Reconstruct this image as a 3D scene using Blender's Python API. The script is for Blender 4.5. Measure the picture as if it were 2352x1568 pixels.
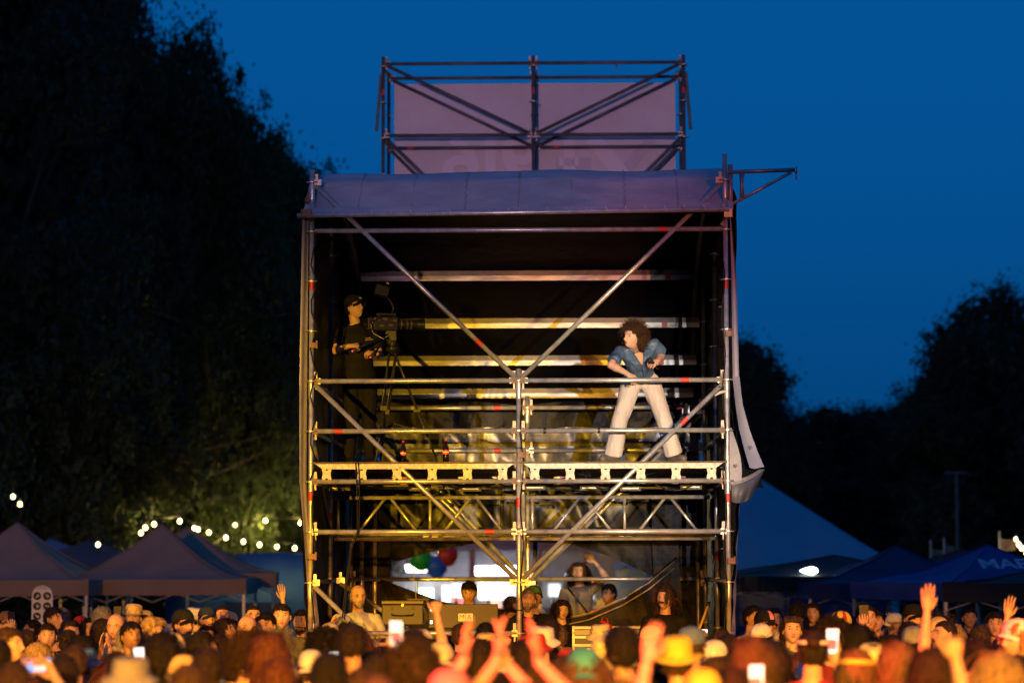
import bpy, math, random
import numpy as np
from mathutils import Vector, Matrix, Euler, noise as mnoise

R = math.radians
for o in list(bpy.data.objects):
    bpy.data.objects.remove(o)
scene = bpy.context.scene
COL = scene.collection

# ------------------------------------------------------------------ camera
CAM_Z, CAM_D = 2.30, 26.0          # eye height, distance to the front of the tower
PITCH, ROLL = R(4.80), R(-0.12)
FPX = 6006.0                        # focal length in units of a 2352 px wide frame
cam_data = bpy.data.cameras.new('camera')
cam = bpy.data.objects.new('camera', cam_data)
COL.objects.link(cam)
cam.location = (0.0, -CAM_D, CAM_Z)
CAM_M = Matrix.Rotation(R(90) + PITCH, 3, 'X') @ Matrix.Rotation(ROLL, 3, 'Z')
cam.rotation_euler = CAM_M.to_euler()
cam_data.sensor_width = 36.0
cam_data.lens = FPX / 2352.0 * 36.0
cam_data.clip_start = 0.5
cam_data.clip_end = 2000.0
cam_data.dof.use_dof = True
cam_data.dof.focus_distance = 26.2
cam_data.dof.aperture_fstop = 1.35
scene.camera = cam

def at(x, y, Y):
    """World point at world depth Y that the survey of the photograph puts at (x, y) of its 2352 x 1568 view."""
    d = CAM_M @ Vector(((x - 1176.0) / FPX, (784.0 - y) / FPX, -1.0))
    t = (Y + CAM_D) / d.y
    return Vector((0, -CAM_D, CAM_Z)) + d * t

# ------------------------------------------------------------------ dusk sky
world = bpy.data.worlds.new('World')
scene.world = world
world.use_nodes = True
nt = world.node_tree
nt.nodes.clear()
# after sunset: a clear blue-hour sky, deepest just above the horizon (same all the way round)
tc = nt.nodes.new('ShaderNodeTexCoord')
sep = nt.nodes.new('ShaderNodeSeparateXYZ')
ramp = nt.nodes.new('ShaderNodeValToRGB')
cr = ramp.color_ramp
cr.interpolation = 'EASE'
cr.elements[0].position = 0.0
cr.elements[0].color = (0.0010, 0.050, 0.178, 1)
cr.elements[1].position = 1.0
cr.elements[1].color = (0.002, 0.050, 0.200, 1)
e = cr.elements.new(0.19)
e.color = (0.0010, 0.081, 0.290, 1)
bg = nt.nodes.new('ShaderNodeBackground')
bg.inputs['Strength'].default_value = 1.0
wo = nt.nodes.new('ShaderNodeOutputWorld')
nt.links.new(tc.outputs['Generated'], sep.inputs['Vector'])
nt.links.new(sep.outputs['Z'], ramp.inputs['Fac'])
nt.links.new(ramp.outputs['Color'], bg.inputs['Color'])
nt.links.new(bg.outputs['Background'], wo.inputs['Surface'])

scene.view_settings.view_transform = 'Standard'
scene.view_settings.look = 'None'
scene.view_settings.exposure = 0.0
scene.view_settings.gamma = 1.0
scene.view_settings.use_curve_mapping = False
scene.render.engine = 'CYCLES'
scene.cycles.use_denoising = True
scene.cycles.sample_clamp_indirect = 4.0
scene.cycles.max_bounces = 5
scene.cycles.diffuse_bounces = 2
scene.cycles.glossy_bounces = 3
scene.cycles.caustics_reflective = False
scene.cycles.caustics_refractive = False

# ------------------------------------------------------------------ stage lighting (the stage is behind the camera)
def spot(name, loc, target, color, watts, cone, blend=0.5, radius=0.15):
    d = bpy.data.lights.new(name, 'SPOT')
    d.color = color
    d.energy = watts
    d.spot_size = R(cone)
    d.spot_blend = blend
    d.shadow_soft_size = radius
    o = bpy.data.objects.new(name, d)
    COL.objects.link(o)
    o.location = loc
    o.rotation_euler = (Vector(target) - Vector(loc)).to_track_quat('-Z', 'Y').to_euler()
    return o

# yellow wash from the left of the stage on the tower, follow spot on the performer, amber bars over the crowd, pink key, purple back colour
spot('stage_yellow_left', (-9.0, -36.0, 3.4), (-2.4, 0.0, 3.15), (1.0, 0.50, 0.02), 84000, 8.4, 0.9, 0.12)
spot('stage_yellow_low', (5.0, -37.0, 2.7), (0.3, 4.0, 3.75), (1.0, 0.52, 0.015), 62000, 6.0, 0.7, 0.06)
spot('stage_orange', (6.5, -36.0, 3.2), (1.0, 4.9, 5.25), (1.0, 0.22, 0.01), 15000, 4.2, 0.8, 0.06)
spot('stage_red_high', (7.0, -36.0, 3.0), (0.9, 4.9, 5.95), (1.0, 0.05, 0.03), 7000, 4.0, 0.8, 0.06)
spot('follow_spot', (3.0, -34.0, 3.0), (1.30, 0.0, 3.6), (1.0, 0.89, 0.88), 38000, 6.3, 0.75, 0.05)
for i, x in enumerate((-8.0, -4.0, 0.0, 4.0, 8.0)):
    spot('stage_amber_bar', (x, -33.0, 6.0), (x * 0.7, -11.8, 1.25), (1.0, 0.375, 0.025), 64000, 17, 1.0, 0.3)
spot('stage_pink', (-9.0, -31.0, 3.4), (0.35, -14.6, 1.75), (1.0, 0.025, 0.035), 120000, 7, 0.9, 0.2)
spot('stage_warm_wash', (-3.0, -40.0, 8.0), (0.0, 20.0, 2.0), (1.0, 0.52, 0.20), 2200, 50, 0.6, 0.4)
spot('stage_warm_left', (-7.0, -40.0, 5.0), (-5.6, 17.0, 1.7), (1.0, 0.44, 0.11), 24000, 11, 0.8, 0.3)
spot('stage_purple', (-2.0, -38.0, 2.4), (0.3, 10.8, 8.5), (0.82, 0.44, 0.54), 24000, 7.6, 0.6, 0.2)

# ------------------------------------------------------------------ helpers
def link(o, parent=None):
    COL.objects.link(o)
    if parent is not None:
        o.parent = parent
    return o

def tag(o, label=None, cat=None, group=None, kind=None):
    if label: o['label'] = label
    if cat: o['category'] = cat
    if group: o['group'] = group
    if kind: o['kind'] = kind
    return o

def empty(name, loc=(0, 0, 0), rz=0.0, label=None, cat=None, group=None):
    o = bpy.data.objects.new(name, None)
    o.empty_display_size = 0.2
    COL.objects.link(o)
    o.location = loc
    o.rotation_euler = (0, 0, rz)
    return tag(o, label, cat, group)

def copy_tree(o, parent=None):
    c = o.copy()
    COL.objects.link(c)
    c.parent = parent
    for ch in o.children:
        copy_tree(ch, c)
    return c

class MB:
    """collects shapes, builds one mesh object"""
    def __init__(self):
        self.v, self.f, self.m = [], [], []
    def add(self, vs, fs, mi=0):
        b = len(self.v)
        self.v.extend([tuple(p) for p in vs])
        self.f.extend([tuple(i + b for i in f) for f in fs])
        self.m.extend([mi] * len(fs))
        return self
    def box(self, c, s, rot=None, mi=0, taper=1.0):
        c = Vector(c)
        vs = []
        for z in (-1, 1):
            k = taper if z > 0 else 1.0
            for x, y in ((-1, -1), (1, -1), (1, 1), (-1, 1)):
                p = Vector((x * s[0] / 2 * k, y * s[1] / 2 * k, z * s[2] / 2))
                if rot is not None: p = rot @ p
                vs.append(c + p)
        return self.add(vs, [(3, 2, 1, 0), (4, 5, 6, 7), (0, 1, 5, 4), (1, 2, 6, 5), (2, 3, 7, 6), (3, 0, 4, 7)], mi)
    def tube(self, pts, rad, seg=8, mi=0, cap=True, closed=False):
        pts = [Vector(p) for p in pts]
        n = len(pts)
        if not hasattr(rad, '__len__'): rad = [rad] * n
        vs, fs = [], []
        up = None
        for i, p in enumerate(pts):
            t = (pts[min(i + 1, n - 1)] - pts[max(i - 1, 0)])
            if t.length < 1e-9: t = Vector((0, 0, 1))
            t.normalize()
            if up is None:
                up = Vector((0, 0, 1)) if abs(t.z) < 0.9 else Vector((1, 0, 0))
            a = (up - t * up.dot(t))
            if a.length < 1e-6: a = t.orthogonal()
            a.normalize()
            b = t.cross(a)
            up = a
            for k in range(seg):
                w = 2 * math.pi * k / seg
                vs.append(p + (a * math.cos(w) + b * math.sin(w)) * rad[i])
        for i in range(n - 1):
            for k in range(seg):
                k2 = (k + 1) % seg
                fs.append((i * seg + k, i * seg + k2, (i + 1) * seg + k2, (i + 1) * seg + k))
        if cap:
            fs.append(tuple(range(seg - 1, -1, -1)))
            fs.append(tuple((n - 1) * seg + k for k in range(seg)))
        return self.add(vs, fs, mi)
    def ell(self, c, s, rot=None, nu=12, nv=8, mi=0, fn=None):
        c = Vector(c)
        vs, fs = [], []
        for j in range(nv + 1):
            ph = math.pi * j / nv - math.pi / 2
            for i in range(nu):
                th = 2 * math.pi * i / nu
                p = Vector((math.cos(ph) * math.cos(th) * s[0], math.cos(ph) * math.sin(th) * s[1], math.sin(ph) * s[2]))
                if fn: p = fn(p)
                if rot is not None: p = rot @ p
                vs.append(c + p)
        for j in range(nv):
            for i in range(nu):
                i2 = (i + 1) % nu
                fs.append((j * nu + i, j * nu + i2, (j + 1) * nu + i2, (j + 1) * nu + i))
        return self.add(vs, fs, mi)
    def lathe(self, c, prof, seg=16, mi=0):
        c = Vector(c)
        vs, fs = [], []
        n = len(prof)
        for r, z in prof:
            for k in range(seg):
                w = 2 * math.pi * k / seg
                vs.append(c + Vector((r * math.cos(w), r * math.sin(w), z)))
        for i in range(n - 1):
            for k in range(seg):
                k2 = (k + 1) % seg
                fs.append((i * seg + k, i * seg + k2, (i + 1) * seg + k2, (i + 1) * seg + k))
        return self.add(vs, fs, mi)
    def grid(self, nu, nv, fn, mi=0):
        vs = [fn(i / nu, j / nv) for j in range(nv + 1) for i in range(nu + 1)]
        fs = [(j * (nu + 1) + i, j * (nu + 1) + i + 1, (j + 1) * (nu + 1) + i + 1, (j + 1) * (nu + 1) + i)
              for j in range(nv) for i in range(nu)]
        return self.add(vs, fs, mi)
    def prism(self, poly, y0, y1, mi=0):
        """polygon in x, z extruded along y"""
        n = len(poly)
        vs = [(p[0], y0, p[1]) for p in poly] + [(p[0], y1, p[1]) for p in poly]
        fs = [tuple(range(n)), tuple(range(2 * n - 1, n - 1, -1))]
        fs += [(i, i + n, (i + 1) % n + n, (i + 1) % n) for i in range(n)]
        return self.add(vs, fs, mi)
    def mesh(self, name, smooth=False):
        me = bpy.data.meshes.new(name)
        me.from_pydata([tuple(p) for p in self.v], [], self.f)
        if any(self.m):
            me.polygons.foreach_set('material_index', self.m)
        if smooth:
            me.polygons.foreach_set('use_smooth', [True] * len(me.polygons))
        me.update()
        return me
    def build(self, name, mats, parent=None, smooth=False, loc=None):
        me = self.mesh(name, smooth)
        for m in (mats if isinstance(mats, (list, tuple)) else [mats]):
            me.materials.append(m)
        o = bpy.data.objects.new(name, me)
        link(o, parent)
        if loc is not None: o.location = loc
        return o

def obj_from_mesh(name, me, parent=None, loc=None, rot=None, mats=None):
    o = bpy.data.objects.new(name, me)
    link(o, parent)
    if loc is not None: o.location = loc
    if rot is not None: o.rotation_euler = rot
    if mats is not None:
        for i, m in enumerate(mats if isinstance(mats, (list, tuple)) else [mats]):
            if i < len(me.materials):
                o.material_slots[i].link = 'OBJECT'
                o.material_slots[i].material = m
    return o

# ------------------------------------------------------------------ materials
_MATS = {}
def mat(name, color, rough=0.6, metal=0.0, var=0.0, scale=6.0, bump=0.0, bdist=0.01, bscale=None, spec=0.5, stretch=None, color2=None, contrast=(0.35, 0.65), sheen=0.0, trans=0.0):
    if name in _MATS: return _MATS[name]
    m = bpy.data.materials.new(name)
    m.use_nodes = True
    t = m.node_tree
    b = t.nodes['Principled BSDF']
    b.inputs['Roughness'].default_value = rough
    b.inputs['Metallic'].default_value = metal
    b.inputs['Specular IOR Level'].default_value = spec
    if sheen: b.inputs['Sheen Weight'].default_value = sheen
    c = tuple(color) + (1,)
    b.inputs['Base Color'].default_value = c
    if var or bump:
        tc = t.nodes.new('ShaderNodeTexCoord')
        mp = t.nodes.new('ShaderNodeMapping')
        if stretch: mp.inputs['Scale'].default_value = stretch
        t.links.new(tc.outputs['Object'], mp.inputs['Vector'])
        if var:
            n = t.nodes.new('ShaderNodeTexNoise')
            n.inputs['Scale'].default_value = scale
            n.inputs['Detail'].default_value = 5
            n.inputs['Roughness'].default_value = 0.65
            t.links.new(mp.outputs['Vector'], n.inputs['Vector'])
            r = t.nodes.new('ShaderNodeValToRGB')
            r.color_ramp.elements[0].position = contrast[0]
            r.color_ramp.elements[1].position = contrast[1]
            c2 = color2 if color2 else tuple(max(0, x * (1 - var)) for x in color)
            r.color_ramp.elements[0].color = tuple(c2) + (1,)
            r.color_ramp.elements[1].color = c
            t.links.new(n.outputs['Fac'], r.inputs['Fac'])
            t.links.new(r.outputs['Color'], b.inputs['Base Color'])
        if bump:
            n2 = t.nodes.new('ShaderNodeTexNoise')
            n2.inputs['Scale'].default_value = bscale or scale * 4
            n2.inputs['Detail'].default_value = 4
            t.links.new(mp.outputs['Vector'], n2.inputs['Vector'])
            bp = t.nodes.new('ShaderNodeBump')
            bp.inputs['Strength'].default_value = bump
            bp.inputs['Distance'].default_value = bdist
            t.links.new(n2.outputs['Fac'], bp.inputs['Height'])
            t.links.new(bp.outputs['Normal'], b.inputs['Normal'])
    if trans:
        tr = t.nodes.new('ShaderNodeBsdfTranslucent')
        tr.inputs['Color'].default_value = c
        mx = t.nodes.new('ShaderNodeMixShader')
        mx.inputs['Fac'].default_value = trans
        out = t.nodes['Material Output']
        t.links.new(b.outputs['BSDF'], mx.inputs[1])
        t.links.new(tr.outputs['BSDF'], mx.inputs[2])
        t.links.new(mx.outputs['Shader'], out.inputs['Surface'])
    _MATS[name] = m
    return m

def glow(name, color, strength):
    if name in _MATS: return _MATS[name]
    m = bpy.data.materials.new(name)
    m.use_nodes = True
    b = m.node_tree.nodes['Principled BSDF']
    b.inputs['Base Color'].default_value = tuple(color) + (1,)
    b.inputs['Emission Color'].default_value = tuple(color) + (1,)
    b.inputs['Emission Strength'].default_value = strength
    _MATS[name] = m
    return m

M_STEEL = mat('galvanised_steel', (0.66, 0.65, 0.62), 0.34, 0.60, var=0.40, scale=9, bump=0.15, bscale=60)
M_STEEL2 = mat('worn_steel', (0.42, 0.40, 0.38), 0.4, 0.5, var=0.5, scale=8, bump=0.2, bscale=50)
M_DARKSTEEL = mat('weathered_steel', (0.13, 0.11, 0.11), 0.55, 0.3, var=0.4, scale=7)
M_ALU = mat('aluminium', (0.55, 0.54, 0.52), 0.42, 0.2, var=0.6, scale=5, stretch=(0.5, 3, 3), contrast=(.38, .58))
M_RUST = mat('rusted_casting', (0.30, 0.17, 0.12), 0.7, 0.4, var=0.5, scale=40)
M_REDTAPE = mat('red_tape', (0.55, 0.045, 0.03), 0.5, var=0.25, scale=60)
M_BLACKTAPE = mat('black_tape', (0.015, 0.015, 0.015), 0.5)
M_CREAM = mat('cream_painted_steel', (0.66, 0.60, 0.50), 0.55, 0.1, var=0.5, scale=26, contrast=(0.30, 0.56), bump=0.2)
M_TARP = mat('grey_pvc_tarp', (0.40, 0.38, 0.42), 0.5, var=0.22, scale=2.5, bump=0.5, bscale=4, bdist=.04)
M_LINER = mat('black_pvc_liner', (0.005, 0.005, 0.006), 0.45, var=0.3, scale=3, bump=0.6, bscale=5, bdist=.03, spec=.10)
M_TARPDARK = mat('dark_grey_tarp', (0.10, 0.10, 0.115), 0.5, var=.3, scale=4, bump=.5, bscale=6, bdist=.03)
M_FOIL = mat('crumpled_silver_black_sheet', (0.26, 0.26, 0.27), 0.42, 0.35, var=0.8, scale=2.2, bump=0.6, bscale=5, contrast=(0.38, 0.62))
M_FOILDARK = mat('dark_crumpled_sheet', (0.020, 0.020, 0.022), 0.42, 0.0, var=0.7, scale=2.0, bump=0.6, bscale=5, contrast=(0.38, 0.62))
M_PLY = mat('deck_plywood', (0.16, 0.12, 0.09), 0.8, var=0.5, scale=8)
M_BLACK = mat('black_plastic', (0.009, 0.009, 0.010), 0.45, spec=.25)
M_BLACKGLOSS = mat('black_gloss', (0.01, 0.01, 0.012), 0.15)
M_GRASS = mat('trodden_grass', (0.05, 0.06, 0.025), 0.95, var=0.5, scale=3, bump=0.8, bscale=40)
# ================================================================== ground
g = MB()
g.grid(40, 40, lambda u, v: (-400 + 800 * u, -60 + 800 * v, 0.0))
tag(g.build('ground', M_GRASS), kind='structure')

# ================================================================== scaffold tower
TW = empty('scaffold_tower', (0.065, 0, 0), R(-1.4),
           'two-bay scaffold tower with tarpaulin roof, decked platform and diagonal braces', 'scaffold')
TR = 0.0245
LV = 0.057        # level of the first rosette below its nominal height
B = 2.07
ROWS = (0.0, 2.07, 4.64)

def ros_mesh():
    m = MB()
    m.lathe((0, 0, 0), [(0.024, -0.006), (0.062, -0.006), (0.062, 0.006), (0.024, 0.006)], 14)
    me = m.mesh('rosette')
    me.materials.append(M_STEEL2)
    return me
ROS = ros_mesh()

def standard(x, y, z0, z1, name='standard', m=M_STEEL, ros=True, zr=(0.15 - 0.057, 0.5), tapes=(), parent=TW, ring=True):
    b = MB()
    b.tube([(0, 0, 0), (0, 0, z1 - z0)], TR, 12)
    # spigot joints: slightly wider sleeves
    z = 2.0
    while ring and z < z1 - z0:
        b.tube([(0, 0, z - 0.09), (0, 0, z - 0.07), (0, 0, z + 0.07), (0, 0, z + 0.09)], [TR, TR + .004, TR + .004, TR], 12, cap=False)
        z += 2.0
    o = b.build(name, m, parent, smooth=False, loc=(x, y, z0))
    for p in o.data.polygons: p.use_smooth = len(p.vertices) == 4
    if ros:
        z = zr[0]
        while z < z1 - 0.02:
            if z > z0 + 0.02 and z > 1.1:
                obj_from_mesh('rosette', ROS, o, (0, 0, z - z0))
            z += zr[1]
    for tz in tapes:
        t = MB(); t.tube([(0, 0, -0.045), (0, 0, 0.045)], TR + 0.002, 12, cap=False)
        t.build('tape', M_REDTAPE, o, smooth=True, loc=(0, 0, tz - z0))
    return o

def wedge_heads(b, p, d, mi=1):
    """cast wedge head at end p of a bar whose inward direction is d"""
    s = Vector(p) + d * 0.045
    rot = d.to_track_quat('X', 'Z').to_matrix()
    b.box(s, (0.055, 0.042, 0.062), rot, mi)
    b.box(s + Vector((0, 0, 0.06)), (0.030, 0.008, 0.075), rot, 2)
    b.box(s + Vector((0, 0, -0.055)), (0.018, 0.007, 0.06), rot, 2)

def ledger(p0, p1, name='ledger', m=M_STEEL, tapes=(), heads=True, parent=TW, r=TR, black=()):
    p0, p1 = Vector(p0), Vector(p1)
    if parent is TW: p0.z -= LV; p1.z -= LV
    d = (p1 - p0).normalized()
    b = MB()
    b.tube([p0 + d * 0.03 - p0, p1 - d * 0.03 - p0], r, 12)
    if heads:
        wedge_heads(b, Vector((0, 0, 0)), d)
        wedge_heads(b, p1 - p0, -d)
    o = b.build(name, [m, M_RUST if random.random() < .45 else M_STEEL2, M_CREAM], parent, loc=p0)
    for p in o.data.polygons: p.use_smooth = (p.material_index == 0 and len(p.vertices) == 4)
    L = (p1 - p0).length
    for t in tapes:
        tb = MB(); tb.tube([d * (L * t - 0.042), d * (L * t + 0.042)], r + 0.002, 12, cap=False)
        tb.build('tape', M_REDTAPE, o, smooth=True)
    for t in black:
        tb = MB(); tb.tube([d * (L * t - 0.012), d * (L * t + 0.012)], r + 0.003, 12, cap=False)
        tb.build('tape', M_BLACKTAPE, o, smooth=True)
    return o

def brace(p0, p1, name='diagonal_brace', m=M_STEEL, tapes=(), parent=TW, flat=True):
    p0, p1 = Vector(p0), Vector(p1)
    if parent is TW: p0.z -= LV; p1.z -= LV
    d = (p1 - p0).normalized()
    b = MB()
    b.tube([d * 0.05, p1 - p0 - d * 0.05], 0.0242, 12)
    for e, s in ((Vector((0, 0, 0)), 1), (p1 - p0, -1)):
        hx = Vector((1, 0, 0)) * (1 if (d.x * s) > 0 else -1) if abs(d.x) > abs(d.y) else Vector((0, 1, 0)) * (1 if (d.y * s) > 0 else -1)
        b.box(e + hx * 0.05, (0.085, 0.03, 0.06), hx.to_track_quat('X', 'Z').to_matrix(), 1)
        b.box(e + hx * 0.045 + Vector((0, 0, .055)), (0.028, 0.008, 0.06), None, 1)
    o = b.build(name, [m, M_STEEL2], parent, loc=p0)
    for p in o.data.polygons: p.use_smooth = (p.material_index == 0 and len(p.vertices) == 4)
    L = (p1 - p0).length
    for t in tapes:
        tb = MB(); tb.tube([d * (L * t - 0.042), d * (L * t + 0.042)], 0.0265, 12, cap=False)
        tb.build('tape', M_REDTAPE, o, smooth=True)
    return o

random.seed(4)
# standards: front row, middle row, rear row
standard(-B, 0, 0, 6.22, tapes=(2.95, 5.05))
standard(0, 0, 0, 4.21, tapes=(2.88,))
standard(B, 0, 0, 6.36, tapes=(5.05, 2.92))
standard(-B, ROWS[1], 0, 5.9, tapes=(2.78,))
standard(0, ROWS[1], 0, 3.1)
standard(B, ROWS[1], 0, 5.9, tapes=(2.35,))
standard(-B, ROWS[2], 0, 5.6, m=M_STEEL)
standard(0, ROWS[2], 0, 4.23)
standard(B, ROWS[2], 0, 5.6, m=M_STEEL)
standard(-B + 0.28, ROWS[2] + .05, 0, 3.1, ros=False, m=M_STEEL)
standard(-B + 0.17, ROWS[2] - .5, 0, 3.1, ros=False, m=M_STEEL2)
standard(-B + 0.42, ROWS[2] + .6, 0, 3.1, ros=False, m=M_STEEL, tapes=(2.75,))
standard(B - 0.10, ROWS[2] - .3, 0, 3.1, ros=False, m=M_STEEL2)
standard(B - 0.45, ROWS[2] + .5, 0, 3.9, ros=False, m=M_STEEL2)
# front ledgers and guard rails
ledger((-B, 0, 4.15), (0, 0, 4.15), 'guard_rail')
ledger((0, 0, 4.15), (B, 0, 4.15), 'guard_rail', tapes=(0.80,))
ledger((-B, 0, 3.65), (0, 0, 3.65), 'guard_rail', tapes=(0.13,))
ledger((0, 0, 3.65), (B, 0, 3.65), 'guard_rail', black=(0.125, 0.385))
ledger((-B, 0, 3.15), (0, 0, 3.15))
ledger((0, 0, 3.15), (B, 0, 3.15))
ledger((-B, 0, 2.65), (0, 0, 2.65), tapes=(0.86,))
ledger((0, 0, 2.65), (B, 0, 2.65))
ledger((-B, 0, 1.65), (0, 0, 1.65), tapes=(0.16,))
ledger((-B, 0, 5.66), (B, 0, 5.66), m=M_STEEL, heads=False, tapes=(0.85,), name='top_rail')
# middle and rear rows
for x0, x1 in ((-B, 0), (0, B)):
    ledger((x0, ROWS[1], 2.65), (x1, ROWS[1], 2.65), heads=False)
    ledger((x0, ROWS[1], 3.15), (x1, ROWS[1], 3.15), heads=False)
    for z in (4.15, 3.65, 2.15):
        ledger((x0, ROWS[2], z), (x1, ROWS[2], z), 'guard_rail' if z > 3 else 'ledger', tapes=((0.83,) if x0 < 0 else (0.86,)) if z > 3 else ())
    ledger((x0, ROWS[2], 2.65), (x1, ROWS[2], 2.65), heads=False)
    ledger((x0, ROWS[2] + 1.7, 4.15), (x1, ROWS[2] + 1.7, 4.15), heads=False, m=M_ALU, r=0.03, name='roof_purlin')
    ledger((x0, ROWS[2] + 2.0, 3.92), (x1, ROWS[2] + 2.0, 3.92), heads=False, m=M_ALU, r=0.03, name='roof_purlin')
# transoms along the sides
for x in (-B, B):
    for z in (2.15, 2.65, 3.15, 3.65, 4.15):
        ledger((x, 0, z), (x, ROWS[1], z), 'transom', m=M_STEEL2)
        ledger((x, ROWS[1], z), (x, ROWS[2], z), 'transom', m=M_STEEL2)
ledger((0, 0, 2.65), (0, ROWS[1], 2.65), 'transom', m=M_STEEL2)
ledger((0, 0, 3.15), (0, ROWS[1], 3.15), 'transom', m=M_STEEL2)
# diagonal braces
brace((-B, 0, 4.15), (0, 0, 2.15))
brace((B, 0, 4.15), (0, 0, 2.15), tapes=(0.205,))
brace((0, 0, 4.15), (-B, 0, 6.15), tapes=(0.19,))
brace((0, 0, 4.15), (B, 0, 6.15))
brace((-B, 0, 2.15), (0, 0, 0.15))
for off in (0, 0.17):
    brace((-B + off, ROWS[2] - off, 4.1), (0, ROWS[2] - off, 2.1))
    brace((B - off, ROWS[2] - off, 4.1), (0, ROWS[2] - off, 2.1))
brace((-B, 0, 3.65), (-B, ROWS[1], 2.65), m=M_STEEL2)
brace((-1.95, ROWS[1] - .6, 2.16), (-0.3, ROWS[1] - .6, 1.1), m=M_STEEL2)
# lattice girders under the deck
def girder(x0, x1, y, zt, zb, mirror):
    b = MB()
    r = 0.0215
    b.tube([(x0, y, zt), (x1, y, zt)], r, 8)
    b.tube([(x0, y, zb), (x1, y, zb)], r, 8)
    o = b.build('lattice_girder', M_STEEL2, TW)
    L = x1 - x0
    fr = [(0.10, 0.275), (0.30, 0.475), (0.56, 0.735), (0.76, 0.935)]
    for i, (a, c) in enumerate(fr):
        s = MB()
        if i % 2 == 0: s.tube([(x0 + L * a, y, zb), (x0 + L * c, y, zt)], 0.0165, 8)
        else: s.tube([(x0 + L * a, y, zt), (x0 + L * c, y, zb)], 0.0165, 8)
        s.build('girder_web', M_STEEL, o, smooth=True)
    for a in (0.02, 0.515):
        s = MB(); s.tube([(x0 + L * a, y, zb), (x0 + L * a, y, zt)], 0.017, 8)
        s.build('girder_web', M_STEEL, o, smooth=True)
girder(-B + .05, -0.03, ROWS[1] - .05, 2.98, 2.54, False)
girder(0.06, B - .02, ROWS[1] - .05, 2.98, 2.54, True)

# deck boards with their end hooks
FLOOR = 3.285
for bay, x0 in enumerate((-B + 0.075, 0.075)):
    W = (B - 0.15)
    n = 6
    w = W / n
    for k in range(n):
        for row, (ya, yb) in enumerate(((0.02, ROWS[1] - .04), (ROWS[1] + .04, ROWS[2] - .02))):
            b = MB()
            b.box((x0 + w * (k + .5), (ya + yb) / 2, FLOOR - 0.02), (w - 0.006, yb - ya, 0.04))
            b.build('deck_board', M_PLY, TW)
        # hook: waisted plate with round notches top and bottom
        xc = x0 + 0.085 + (W - 0.17) * k / (n - 1)
        hw = 0.046
        z0, z1 = 3.108, 3.214
        pts = [(-hw, z0), (-0.016, z0)]
        for q in range(1, 4):
            a = math.pi - math.pi * q / 4
            pts.append((0.016 * math.cos(a), z0 + 0.018 * math.sin(a)))
        pts += [(0.016, z0), (hw, z0), (hw, z0 + .03), (hw - .006, z0 + .045), (hw - .006, z1 - .03), (hw, z1 - .018), (hw, z1), (.013, z1), (.009, z1 - .013), (-.009, z1 - .013), (-.013, z1), (-hw, z1), (-hw, z1 - .018), (-hw + .006, z1 - .03), (-hw + .006, z0 + .045), (-hw, z0 + .03)]
        b = MB(); b.prism([(xc + px, pz) for px, pz in pts], -0.034, 0.012)
        h = b.build('deck_hook', M_CREAM, TW)
    b = MB()
    xa, xb = x0 - 0.03, x0 + W + 0.03
    b.prism([(xa + .075, 3.2145), (xb - .075, 3.2145), (xb, 3.266), (xa, 3.266)], -0.044, -0.03)
    b.build('deck_fascia', M_CREAM, TW)
    b = MB(); b.box((x0 + W / 2, -0.02, 3.276), (W + 0.14, 0.05, 0.017))
    b.build('deck_edge', M_PLY, TW)
# red and white marking plates seen under the deck
for x, c in ((-1.28, 'r'), (-0.66, 'w'), (-0.30, 'w'), (-0.24, 'r'), (0.36, 'w'), (0.43, 'r'), (0.9, 'w'), (1.27, 'w'), (1.63, 'w'), (1.70, 'r')):
    b = MB(); b.box((x, ROWS[1] - .05, 3.16), (0.066 if c == 'w' else .075, 0.006, 0.085))
    b.build('marking_plate', M_REDTAPE if c == 'r' else M_CREAM, TW)

# triangular bracket on the right standard
def bracket():
    b = MB()
    b.tube([(B + .03, -.02, 6.17), (B + 0.70, -.02, 6.19)], 0.021, 10)
    o = b.build('side_bracket', M_STEEL2, TW, smooth=True)
    s = MB(); s.tube([(B + .035, -.02, 5.83), (B + 0.66, -.02, 6.165)], 0.017, 8)
    s.build('bracket_strut', M_STEEL, o, smooth=True)
    s = MB(); s.tube([(B + .17, -.02, 6.16), (B + .165, -.02, 6.05), (B + 0.17, -.02, 5.91)], [0.028, 0.018, 0.026], 8)
    s.build('bracket_post', M_STEEL2, o, smooth=True)
    s = MB(); s.lathe((0, 0, 0), [(0.001, 0), (0.035, 0), (0.035, .012), (0.001, .012)], 12)
    e = s.build('end_plate', M_STEEL2, o, loc=(B + .71, -.02, 6.19)); e.rotation_euler = (0, R(90), 0)
    s = MB(); s.tube([(B + .705, -.02, 6.17), (B + .71, -.03, 6.12), (B + .712, -.02, 6.09)], .007, 6)
    s.build('hook', M_STEEL2, o)
    s = MB(); s.tube([(B + .055, .0, 5.75), (B + .055, .0, 6.25)], TR, 10)
    s.build('bracket_standard', M_STEEL2, o, smooth=True)
bracket()
b = MB(); b.tube([(-B - .05, -0.02, 5.9), (-B + .02, .5, 6.28)], .03, 8)
b.build('roof_end_post', M_RUST, TW, smooth=True)
b = MB(); b.tube([(-B - .02, 0.35, 5.9), (-B - .02, .35, 6.27)], .028, 8)
b.build('roof_end_post', M_RUST, TW, smooth=True)

# ------------------------------------------------ tarpaulin roof: front slope, ridge, rear slope; black liner below
def wob(x, y, z, s=1.0, seed=0.0):
    return mnoise.noise(Vector((x * s + seed, y * s - seed, z * s)))

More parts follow.
